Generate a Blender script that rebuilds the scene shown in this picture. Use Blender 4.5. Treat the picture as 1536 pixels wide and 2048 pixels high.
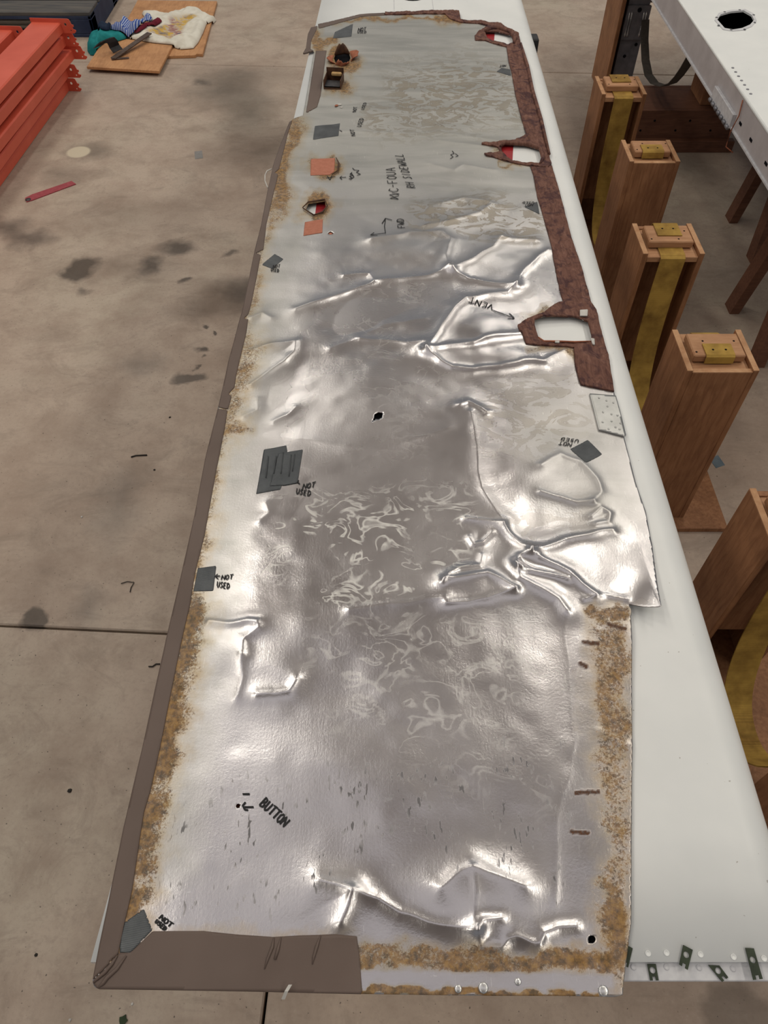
import bpy, bmesh, math, random
import numpy as np
from mathutils import Vector, Matrix
random.seed(7)
for o in list(bpy.data.objects):
    bpy.data.objects.remove(o, do_unlink=True)
scene = bpy.context.scene
COL = scene.collection

# ------------------------------------------------------------------ camera, world, lights
CAM_H, PITCH, FPX = 1.95, math.radians(52.0), 1480.0
cam_d = bpy.data.cameras.new('camera')
cam = bpy.data.objects.new('camera', cam_d)
COL.objects.link(cam)
cam.location = (0, 0, CAM_H)
cam.rotation_euler = (math.radians(90) - PITCH, 0, 0)
cam_d.sensor_fit = 'VERTICAL'
cam_d.sensor_height = 36.0
cam_d.lens = FPX / 2048.0 * 36.0
cam_d.clip_start = 0.01
scene.camera = cam

scene.view_settings.view_transform = 'Standard'
scene.view_settings.look = 'None'
scene.view_settings.gamma = 1.0
scene.view_settings.use_curve_mapping = False
scene.view_settings.exposure = -0.28

world = bpy.data.worlds.new('hangar_daylight')
scene.world = world
world.use_nodes = True
world.node_tree.nodes['Background'].inputs[0].default_value = (0.93, 0.96, 1.0, 1)
world.node_tree.nodes['Background'].inputs[1].default_value = 0.30

def overhead_light(x, y, lx, ly, power, col=(1.0, 0.95, 0.84), z=5.85):
    d = bpy.data.lights.new('ceiling_or_fill_light', 'AREA')
    d.shape = 'RECTANGLE'
    d.size, d.size_y = lx, ly
    d.energy = power
    d.color = col
    o = bpy.data.objects.new('ceiling_or_fill_light', d)
    o.location = (x, y, z)
    COL.objects.link(o)
for ly in (-2.5, 1.0, 4.5, 8.0):
    for lx in (-3.4, 4.2):
        overhead_light(lx, ly, 0.8, 2.4, 56 if lx < 0 else 70)
for lx, ly in ((1.8, 3.9), (-1.7, 3.4), (1.7, 8.0), (-1.6, 7.2)):     # unseen small lamps added between the rows for highlights on the creases
    overhead_light(lx, ly, 0.45, 1.0, 34)
overhead_light(0.0, 0.3, 5.2, 1.7, 17, (0.97, 0.96, 1.0))               # unseen fill light added to brighten the sheet's near end
overhead_light(-1.5, 2.1, 2.6, 1.7, 7, (0.97, 0.96, 1.0))  # second added fill light, for the near left of the sheet

# ------------------------------------------------------------------ measuring helpers
CP, SP = math.cos(PITCH), math.sin(PITCH)
def at(px, py, z):
    a = (px - 768.0) / FPX
    b = -(py - 1024.0) / FPX
    rx, ry, rz = a, CP + b * SP, -SP + b * CP
    t = (z - CAM_H) / rz
    return Vector((t * rx, t * ry, z))
def atxy(pts, z):
    return np.array([at(p[0], p[1], z)[:2] for p in pts], dtype=np.float64)
def to_px(X, Y, z):
    dz = z - CAM_H
    depth = Y * CP - dz * SP
    up = Y * SP + dz * CP
    return 768 + FPX * X / depth, 1024 - FPX * up / depth

# ------------------------------------------------------------------ object helpers
def props(o, label=None, cat=None, group=None, kind=None):
    if label: o['label'] = label
    if cat: o['category'] = cat
    if group: o['group'] = group
    if kind: o['kind'] = kind
    return o
def thing(name, loc, label, cat, group=None):
    o = bpy.data.objects.new(name, None)
    o.empty_display_size = 0.05
    o.location = loc
    COL.objects.link(o)
    return props(o, label, cat, group)
def wloc(o):
    v = Vector(o.location)
    return v
def child(o, parent):
    o.parent = parent
    if parent.type == 'EMPTY':
        o.matrix_parent_inverse = Matrix.Translation(-wloc(parent))
    return o
def mk(name, verts, faces, mat, parent=None, smooth=False):
    me = bpy.data.meshes.new(name)
    me.from_pydata([tuple(map(float, v)) for v in verts], [], [tuple(int(i) for i in f) for f in faces])
    me.validate()
    if mat: me.materials.append(mat)
    if smooth:
        me.polygons.foreach_set('use_smooth', [True] * len(me.polygons))
    o = bpy.data.objects.new(name, me)
    COL.objects.link(o)
    if parent is not None: child(o, parent)
    return o
def from_bm(name, bm, mat, parent=None, smooth=False):
    bmesh.ops.recalc_face_normals(bm, faces=bm.faces)
    me = bpy.data.meshes.new(name)
    bm.to_mesh(me); bm.free()
    if mat: me.materials.append(mat)
    if smooth:
        me.polygons.foreach_set('use_smooth', [True] * len(me.polygons))
    o = bpy.data.objects.new(name, me)
    COL.objects.link(o)
    if parent is not None: child(o, parent)
    return o
def box(name, lo, hi, mat, parent=None, bev=0.002, M=None):
    bm = bmesh.new()
    bmesh.ops.create_cube(bm, size=1.0)
    c = [(lo[i] + hi[i]) / 2 for i in range(3)]
    s = [abs(hi[i] - lo[i]) for i in range(3)]
    for v in bm.verts:
        v.co = Vector((v.co.x * s[0] + c[0], v.co.y * s[1] + c[1], v.co.z * s[2] + c[2]))
    if bev > 0:
        bmesh.ops.bevel(bm, geom=bm.edges[:], offset=min(bev, min(s) * 0.4), segments=1, affect='EDGES')
    if M is not None:
        bmesh.ops.transform(bm, matrix=M, verts=bm.verts)
    return from_bm(name, bm, mat, parent)
def prism(name, poly, z0, z1, mat, parent=None, bev=0.0, holes=(), M=None):
    """flat plate from an outline (x, y) with optional holes, between z0 and z1"""
    bm = bmesh.new()
    loops = [list(poly)] + [list(h) for h in holes]
    es = []
    for lp in loops:
        vs = [bm.verts.new((p[0], p[1], z1)) for p in lp]
        for i in range(len(vs)):
            es.append(bm.edges.new((vs[i], vs[(i + 1) % len(vs)])))
    if holes:
        bmesh.ops.triangle_fill(bm, edges=es, use_beauty=True)
        # drop triangles that fell into holes
        kill = []
        for f in bm.faces:
            c = f.calc_center_median()
            for h in holes:
                if inside1(c.x, c.y, h): kill.append(f); break
        bmesh.ops.delete(bm, geom=kill, context='FACES_ONLY')
    else:
        bm.faces.new([v for v in bm.verts])
    r = bmesh.ops.extrude_face_region(bm, geom=bm.faces[:])
    for g in r['geom']:
        if isinstance(g, bmesh.types.BMVert): g.co.z = z0
    if bev > 0:
        bmesh.ops.recalc_face_normals(bm, faces=bm.faces)
        ed = [e for e in bm.edges if len(e.link_faces) == 2 and e.calc_face_angle(0) > 0.6]
        bmesh.ops.bevel(bm, geom=ed, offset=bev, segments=1, affect='EDGES')
    if M is not None:
        bmesh.ops.transform(bm, matrix=M, verts=bm.verts)
    return from_bm(name, bm, mat, parent)
def inside1(x, y, poly):
    r = False
    n = len(poly)
    for i in range(n):
        x1, y1 = poly[i][0], poly[i][1]; x2, y2 = poly[(i + 1) % n][0], poly[(i + 1) % n][1]
        if (y1 > y) != (y2 > y) and x < (x2 - x1) * (y - y1) / (y2 - y1) + x1: r = not r
    return r
def tube(name, pts, rad, mat, parent=None, n=8, closed=False):
    P = [Vector(p) for p in pts]
    V, F = [], []
    for i, p in enumerate(P):
        t = (P[min(i + 1, len(P) - 1)] - P[max(i - 1, 0)]).normalized()
        a = t.cross(Vector((0, 0, 1)))
        if a.length < 1e-3: a = t.cross(Vector((1, 0, 0)))
        a.normalize(); b = t.cross(a)
        r = rad[i] if isinstance(rad, (list, tuple)) else rad
        for k in range(n):
            w = 2 * math.pi * k / n
            V.append(p + a * math.cos(w) * r + b * math.sin(w) * r)
    for i in range(len(P) - 1):
        for k in range(n):
            F.append((i * n + k, i * n + (k + 1) % n, (i + 1) * n + (k + 1) % n, (i + 1) * n + k))
    F.append(tuple(range(n))[::-1]); F.append(tuple((len(P) - 1) * n + k for k in range(n)))
    return mk(name, V, F, mat, parent, True)
def strap(name, pts, wvec, th, mat, parent=None):
    """webbing: a path swept with a width vector and a thickness"""
    P = [Vector(p) for p in pts]; w = Vector(wvec) / 2
    V, F = [], []
    n = len(P)
    for i, p in enumerate(P):
        t = (P[min(i + 1, n - 1)] - P[max(i - 1, 0)]).normalized()
        nn = t.cross(w).normalized() * (th / 2)
        V += [p - w - nn, p + w - nn, p + w + nn, p - w + nn]
    for i in range(n - 1):
        a, b = i * 4, (i + 1) * 4
        for k in range(4):
            F.append((a + k, a + (k + 1) % 4, b + (k + 1) % 4, b + k))
    F += [(3, 2, 1, 0), ((n - 1) * 4, (n - 1) * 4 + 1, (n - 1) * 4 + 2, (n - 1) * 4 + 3)]
    return mk(name, V, F, mat, parent)
def disc(name, c, r, h, mat, parent=None, n=14, dome=0.0):
    bm = bmesh.new()
    rings = [(r, 0.0), (r * 0.95, h * 0.7), (r * 0.7, h * (1.0)), (0.0, h * (1.0 + dome))]
    prev = None
    for rr, z in rings:
        if rr == 0:
            cur = [bm.verts.new((c[0], c[1], c[2] + z))]
        else:
            cur = [bm.verts.new((c[0] + rr * math.cos(2 * math.pi * k / n), c[1] + rr * math.sin(2 * math.pi * k / n), c[2] + z)) for k in range(n)]
        if prev:
            for k in range(n):
                if len(cur) == 1: bm.faces.new((prev[k], prev[(k + 1) % n], cur[0]))
                else: bm.faces.new((prev[k], prev[(k + 1) % n], cur[(k + 1) % n], cur[k]))
        prev = cur
    return from_bm(name, bm, mat, parent, True)

# numpy: value noise, signed distances, cut-out grids
def vnoise(x, y, seed):
    rs = np.random.RandomState(seed)
    T = rs.rand(256, 256)
    xi = np.floor(x).astype(int); yi = np.floor(y).astype(int)
    fx = x - xi; fy = y - yi
    fx = fx * fx * (3 - 2 * fx); fy = fy * fy * (3 - 2 * fy)
    a = T[yi % 256, xi % 256]; b = T[yi % 256, (xi + 1) % 256]
    c = T[(yi + 1) % 256, xi % 256]; d = T[(yi + 1) % 256, (xi + 1) % 256]
    return (a * (1 - fx) + b * fx) * (1 - fy) + (c * (1 - fx) + d * fx) * fy - 0.5
def seg_dist(x, y, pts, closed=False):
    """distance to a polyline, with the closest point"""
    best = np.full(x.shape, 1e9); cx = np.zeros(x.shape); cy = np.zeros(x.shape)
    n = len(pts)
    for i in range(n if closed else n - 1):
        ax, ay = pts[i]; bx, by = pts[(i + 1) % n]
        dx, dy = bx - ax, by - ay
        L = dx * dx + dy * dy + 1e-12
        t = np.clip(((x - ax) * dx + (y - ay) * dy) / L, 0, 1)
        qx = ax + t * dx; qy = ay + t * dy
        d = (x - qx) ** 2 + (y - qy) ** 2
        m = d < best
        best = np.where(m, d, best); cx = np.where(m, qx, cx); cy = np.where(m, qy, cy)
    return np.sqrt(best), cx, cy
def inpoly(x, y, pts):
    r = np.zeros(x.shape, bool)
    n = len(pts)
    for i in range(n):
        x1, y1 = pts[i]; x2, y2 = pts[(i + 1) % n]
        if y1 == y2: continue
        m = ((y1 > y) != (y2 > y)) & (x < (x2 - x1) * (y - y1) / (y2 - y1) + x1)
        r ^= m
    return r
def sdf(x, y, poly, holes=()):
    d, cx, cy = seg_dist(x, y, poly, True)
    s = np.where(inpoly(x, y, poly), d, -d)
    for h in holes:
        d, hx, hy = seg_dist(x, y, h, True)
        sh = np.where(inpoly(x, y, h), -d, d)
        m = sh < s
        s = np.where(m, sh, s); cx = np.where(m, hx, cx); cy = np.where(m, hy, cy)
    return s, cx, cy
def cut_grid(poly, holes, xs, ys):
    X, Y = np.meshgrid(xs, ys)
    nx, ny = len(xs), len(ys)
    x = X.ravel().copy(); y = Y.ravel().copy()
    s, cx, cy = sdf(x, y, poly, holes)
    cell = np.maximum(xs[1] - xs[0], np.gradient(ys)[np.repeat(np.arange(ny), nx)])
    m = np.abs(s) < 0.62 * cell
    x[m] = cx[m]; y[m] = cy[m]
    s2 = np.where(m, 0.0, s)
    i = (np.arange(ny - 1)[:, None] * nx + np.arange(nx - 1)[None, :]).ravel()
    Q = np.stack([i, i + 1, i + nx + 1, i + nx], 1)
    mx = x[Q].mean(1); my = y[Q].mean(1)
    # a quad stays when its centre is inside and no corner is far outside
    smin = s2[Q].min(1); smax = s2[Q].max(1)
    keep = (smax > 0) & (smin > -0.3 * cell[Q[:, 0]])
    near = keep & (smin <= 0)
    idx = np.where(near)[0]
    if len(idx):
        ss, _, _ = sdf(mx[idx], my[idx], poly, holes)
        keep[idx] = ss > -1e-5
    Q = Q[keep]
    used = np.unique(Q)
    remap = -np.ones(nx * ny, int); remap[used] = np.arange(len(used))
    return x[used], y[used], remap[Q]
def sheet_mesh(name, x, y, ztop, Q, th, mat, parent=None, smooth=True, attrs=None, rim=None):
    """top surface from a cut grid, with a rim and a flat underside th below"""
    n = len(x)
    V = np.zeros((2 * n, 3)); V[:n, 0] = x; V[:n, 1] = y; V[:n, 2] = ztop
    V[n:, 0] = x; V[n:, 1] = y; V[n:, 2] = ztop - th
    E = np.concatenate([Q[:, [0, 1]], Q[:, [1, 2]], Q[:, [2, 3]], Q[:, [3, 0]]])
    key = E[:, 0].astype(np.int64) * (n + 1) + E[:, 1]
    rev = E[:, 1].astype(np.int64) * (n + 1) + E[:, 0]
    B = E[~np.isin(key, rev)]
    side = np.stack([B[:, 1], B[:, 0], B[:, 0] + n, B[:, 1] + n], 1)
    bot = Q[:, ::-1] + n
    F = np.concatenate([Q, side, bot])
    me = bpy.data.meshes.new(name)
    me.vertices.add(2 * n); me.vertices.foreach_set('co', V.ravel())
    me.loops.add(F.size); me.loops.foreach_set('vertex_index', F.ravel().astype(np.int32))
    me.polygons.add(len(F))
    me.polygons.foreach_set('loop_start', np.arange(0, F.size, 4, dtype=np.int32))
    sm = np.zeros(len(F), bool); sm[:len(Q)] = smooth
    me.polygons.foreach_set('use_smooth', sm)
    me.update(calc_edges=True)
    if attrs:
        for k, v in attrs.items():
            a = me.attributes.new(k, 'FLOAT', 'POINT')
            a.data.foreach_set('value', np.concatenate([v, v]).astype(np.float32))
    me.materials.append(mat)
    if rim is not None:
        me.materials.append(rim)
        mi = np.zeros(len(F), np.int32); mi[len(Q):len(Q) + len(side)] = 1
        me.polygons.foreach_set('material_index', mi)
    o = bpy.data.objects.new(name, me)
    COL.objects.link(o)
    # keep the top's smooth normals apart from the rim
    e = me.edges
    if parent is not None: child(o, parent)
    return o

# ------------------------------------------------------------------ materials
class N:
    def __init__(self, name):
        self.m = bpy.data.materials.new(name); self.m.use_nodes = True
        self.t = self.m.node_tree
        self.b = self.t.nodes['Principled BSDF']
    def n(self, typ, **kw):
        q = self.t.nodes.new(typ)
        for k, v in kw.items():
            if hasattr(q, k): setattr(q, k, v)
        return q
    def l(self, a, b): self.t.links.new(a, b)
    def coord(self, which='Object'):
        return self.n('ShaderNodeTexCoord').outputs[which]
    def geo(self): return self.n('ShaderNodeNewGeometry').outputs['Position']
    def mapped(self, src, scale=(1, 1, 1), rot=(0, 0, 0)):
        q = self.n('ShaderNodeMapping')
        q.inputs['Scale'].default_value = scale; q.inputs['Rotation'].default_value = rot
        self.l(src, q.inputs['Vector']); return q.outputs[0]
    def noise(self, src, scale, detail=4, rough=0.55, dist=0.0):
        q = self.n('ShaderNodeTexNoise')
        q.inputs['Scale'].default_value = scale; q.inputs['Detail'].default_value = detail
        q.inputs['Roughness'].default_value = rough; q.inputs['Distortion'].default_value = dist
        if src is not None: self.l(src, q.inputs['Vector'])
        return q.outputs['Fac']
    def ramp(self, src, stops, interp='LINEAR'):
        q = self.n('ShaderNodeValToRGB'); q.color_ramp.interpolation = interp
        e = q.color_ramp.elements
        while len(e) < len(stops): e.new(0.5)
        for i, (p, c) in enumerate(stops):
            e[i].position = p
            e[i].color = (c, c, c, 1) if isinstance(c, (int, float)) else (c[0], c[1], c[2], 1)
        self.l(src, q.inputs[0]); return q.outputs[0]
    def mix(self, fac, a, b, mode='MIX'):
        q = self.n('ShaderNodeMix', data_type='RGBA', blend_type=mode)
        for s, v in ((q.inputs[0], fac), (q.inputs[6], a), (q.inputs[7], b)):
            if isinstance(v, (int, float)): s.default_value = v
            elif isinstance(v, (tuple, list)): s.default_value = (v[0], v[1], v[2], 1)
            else: self.l(v, s)
        return q.outputs[2]
    def math(self, op, a, b=None, c=None, clamp=False):
        q = self.n('ShaderNodeMath', operation=op); q.use_clamp = clamp
        for i, v in enumerate((a, b, c)):
            if v is None: continue
            if isinstance(v, (int, float)): q.inputs[i].default_value = v
            else: self.l(v, q.inputs[i])
        return q.outputs[0]
    def attr(self, name):
        q = self.n('ShaderNodeAttribute'); q.attribute_name = name
        return q.outputs['Fac']
    def bump(self, h, strength=0.2, dist=0.002):
        q = self.n('ShaderNodeBump')
        q.inputs['Strength'].default_value = strength; q.inputs['Distance'].default_value = dist
        self.l(h, q.inputs['Height']); self.l(q.outputs[0], self.b.inputs['Normal'])
    def set(self, col=None, rough=None, metal=None, spec=None):
        for k, v in (('Base Color', col), ('Roughness', rough), ('Metallic', metal), ('Specular IOR Level', spec)):
            if v is None: continue
            if isinstance(v, (int, float)): self.b.inputs[k].default_value = v
            elif isinstance(v, (tuple, list)): self.b.inputs[k].default_value = (v[0], v[1], v[2], 1)
            else: self.l(v, self.b.inputs[k])
        return self.m
def sr(r, g, b):
    f = lambda c: (c / 255 / 12.92) if c / 255 <= 0.04045 else ((c / 255 + 0.055) / 1.055) ** 2.4
    return (f(r), f(g), f(b))
def mottled(name, c1, c2, scale=20, rough=0.6, metal=0.0, bump=0.1, detail=4, stretch=(1, 1, 1), spec=0.4):
    q = N(name)
    nz = q.noise(q.mapped(q.coord(), stretch), scale, detail)
    c = q.ramp(nz, [(0.3, c1), (0.7, c2)])
    if bump: q.bump(nz, bump, 0.002)
    return q.set(c, rough, metal, spec)

def plywood(name, c1, c2, c3, stretch=(1, 1, 0.12)):
    q = N(name)
    g = q.geo()
    grain = q.noise(q.mapped(g, (stretch[0] * 90, stretch[1] * 90, stretch[2] * 90)), 1.0, 6, 0.6, 0.6)
    blot = q.noise(g, 9, 4, 0.6)
    c = q.ramp(grain, [(0.25, c1), (0.55, c2), (0.8, c3)])
    c = q.mix(q.ramp(blot, [(0.45, 0.0), (0.75, 0.55)]), c, (c1[0] * 0.6, c1[1] * 0.55, c1[2] * 0.5))
    q.bump(grain, 0.15, 0.001)
    return q.set(c, 0.6, 0.0, 0.3)
WOOD = plywood('fir_plywood', (0.20, 0.085, 0.038), (0.32, 0.15, 0.07), (0.40, 0.20, 0.10))
WOOD_END = plywood('pale_cut_plywood_edge', (0.36, 0.17, 0.075), (0.48, 0.27, 0.14), (0.58, 0.36, 0.20), (0.3, 0.3, 2.5))
WOOD_BLOCK = plywood('pine_block', (0.34, 0.165, 0.08), (0.43, 0.225, 0.115), (0.5, 0.28, 0.15), (0.15, 1, 1))
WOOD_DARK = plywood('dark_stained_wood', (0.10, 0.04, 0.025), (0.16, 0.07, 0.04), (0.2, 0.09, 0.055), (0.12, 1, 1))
WOOD_BOARD = plywood('orange_plywood_board', (0.42, 0.2, 0.09), (0.54, 0.28, 0.13), (0.6, 0.33, 0.17), (1, 0.15, 1))

def white_paint():
    q = N('white_aircraft_paint')
    g = q.geo()
    n1 = q.noise(g, 7, 3)
    c = q.ramp(n1, [(0.3, (0.76, 0.775, 0.77)), (0.7, (0.83, 0.84, 0.83))])
    spots = q.noise(g, 130, 2, 0.4)
    c = q.mix(q.ramp(spots, [(0.765, 0.0), (0.79, 0.6)]), c, (0.22, 0.17, 0.13))
    q.bump(q.noise(g, 260, 2), 0.04, 0.001)
    return q.set(c, 0.38, 0.0, 0.5)
WHITE = white_paint()
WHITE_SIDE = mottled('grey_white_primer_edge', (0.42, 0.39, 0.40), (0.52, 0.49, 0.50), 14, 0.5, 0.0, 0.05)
STRIP = mottled('scuffed_pale_paint', (0.50, 0.50, 0.53), (0.66, 0.66, 0.68), 60, 0.5, 0.0, 0.1)
RED = mottled('dark_red_paint', (0.28, 0.012, 0.018), (0.38, 0.02, 0.025), 30, 0.4)
REDSTRIP = mottled('faded_red_webbing', (0.27, 0.045, 0.06), (0.36, 0.07, 0.085), 60, 0.7)
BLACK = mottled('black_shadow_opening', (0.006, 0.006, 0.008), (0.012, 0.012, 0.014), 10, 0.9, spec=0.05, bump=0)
INK = mottled('black_marker_ink', (0.008, 0.008, 0.009), (0.02, 0.02, 0.022), 80, 0.55, spec=0.3, bump=0)
CLIP = mottled('olive_black_spring_steel', (0.018, 0.026, 0.014), (0.04, 0.055, 0.03), 90, 0.45, 0.2)
ORANGE = mottled('orange_rack_paint', (0.60, 0.095, 0.052), (0.70, 0.13, 0.078), 5, 0.42, 0.0, 0.02)
NAVY = mottled('navy_pallet_paint', (0.010, 0.018, 0.055), (0.03, 0.045, 0.09), 9, 0.6)
PALLET_TOP = mottled('worn_grey_pallet_boards', (0.05, 0.05, 0.055), (0.13, 0.115, 0.1), 14, 0.7, stretch=(0.3, 3, 1))
GALV = mottled('grey_galvanised_steel', (0.17, 0.17, 0.19), (0.26, 0.26, 0.29), 24, 0.42, 0.5, 0.05)
RIVET = mottled('bare_rivet_aluminium', (0.6, 0.6, 0.6), (0.75, 0.75, 0.75), 60, 0.3, 0.9)
DBL = mottled('dull_doubler_aluminium', (0.42, 0.42, 0.41), (0.52, 0.52, 0.51), 40, 0.38, 0.85)
SALMON = mottled('salmon_foam_backing', (0.40, 0.145, 0.09), (0.48, 0.19, 0.125), 90, 0.85)
LEATHER = mottled('rusty_torn_backing', (0.2, 0.065, 0.035), (0.44, 0.15, 0.075), 60, 0.8)
DARKMETAL = mottled('dark_tube_metal', (0.03, 0.03, 0.035), (0.1, 0.1, 0.11), 40, 0.45, 0.6)
TUBEWOOD = mottled('scorched_tube_wall', (0.035, 0.015, 0.008), (0.12, 0.05, 0.022), 50, 0.7)
YELLOWRAG = mottled('splintered_pale_wood', (0.5, 0.3, 0.1), (0.65, 0.42, 0.2), 60, 0.8)
STEEL = mottled('brown_square_steel', (0.07, 0.045, 0.035), (0.14, 0.1, 0.08), 40, 0.5, 0.4)
RUBBER = mottled('black_rubber', (0.01, 0.01, 0.012), (0.03, 0.03, 0.034), 30, 0.6)
GREEN = mottled('green_leaf', (0.015, 0.03, 0.012), (0.03, 0.055, 0.02), 90, 0.7)
CLEAR = mottled('dull_pale_tape', (0.22, 0.21, 0.2), (0.28, 0.27, 0.26), 30, 0.35)
BLUETAPE = mottled('faded_blue_tape', (0.1, 0.14, 0.17), (0.16, 0.2, 0.23), 30, 0.7)
BONE = mottled('pale_thread', (0.5, 0.48, 0.45), (0.62, 0.6, 0.56), 60, 0.6)
BLACKTHREAD = mottled('black_twig', (0.015, 0.012, 0.01), (0.03, 0.025, 0.02), 60, 0.7)
GREYCEIL = mottled('grey_roof_sheeting', (0.62, 0.60, 0.61), (0.68, 0.66, 0.67), 1.5, 0.7)

def webbing():
    q = N('mustard_webbing')
    g = q.geo()
    w = q.n('ShaderNodeTexWave'); w.inputs['Scale'].default_value = 130; w.bands_direction = 'Z'
    q.l(g, w.inputs['Vector'])
    blot = q.noise(g, 11, 4, 0.6)
    c = q.ramp(blot, [(0.35, (0.24, 0.135, 0.03)), (0.62, (0.50, 0.315, 0.07))])
    c = q.mix(0.2, c, w.outputs['Color'], 'MULTIPLY')
    q.bump(w.outputs['Fac'], 0.2, 0.001)
    return q.set(c, 0.75, 0.0, 0.2)
WEB = webbing()
WEBDARK = mottled('grey_webbing', (0.035, 0.03, 0.024), (0.06, 0.05, 0.042), 50, 0.7)

def vinyl():
    q = N('taupe_vinyl')
    g = q.geo()
    n1 = q.noise(g, 6, 3); n2 = q.noise(g, 420, 2)
    c = q.ramp(n1, [(0.3, (0.118, 0.083, 0.068)), (0.7, (0.152, 0.11, 0.092))])
    q.bump(n2, 0.15, 0.0006)
    return q.set(c, 0.55, 0.0, 0.35)
VINYL = vinyl()
def leatherette():
    q = N('mottled_maroon_leatherette')
    g = q.geo()
    v = q.n('ShaderNodeTexVoronoi', feature='DISTANCE_TO_EDGE')
    v.inputs['Scale'].default_value = 24
    q.l(q.mapped(g, (1.0, 0.75, 1)), v.inputs['Vector'])
    fib = q.noise(q.mapped(g, (70, 20, 20), (0, 0, 0.5)), 1.0, 5, 0.7, 1.5)
    crease = q.noise(g, 26, 5, 0.65, 1.2)
    c = q.ramp(fib, [(0.3, (0.085, 0.034, 0.026)), (0.55, (0.18, 0.085, 0.062)), (0.75, (0.26, 0.135, 0.1))])
    c = q.mix(q.ramp(crease, [(0.5, 0.0), (0.62, 0.75)]), c, (0.045, 0.018, 0.024))
    q.bump(q.math('ADD', fib, crease), 0.55, 0.004)
    return q.set(c, 0.7, 0.0, 0.2)
LEATHERETTE = leatherette()
def ducttape():
    q = N('grey_duct_tape')
    g = q.geo()
    w = q.n('ShaderNodeTexWave'); w.inputs['Scale'].default_value = 170; w.bands_direction = 'Y'
    q.l(q.mapped(g, (1, 1, 1), (0, 0, 0.15)), w.inputs['Vector'])
    n1 = q.noise(g, 40, 3)
    c = q.ramp(n1, [(0.3, (0.062, 0.068, 0.074)), (0.7, (0.1, 0.108, 0.115))])
    q.bump(q.math('ADD', w.outputs['Fac'], n1), 0.35, 0.001)
    return q.set(c, 0.42, 0.25, 0.5)
TAPE = ducttape()

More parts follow.
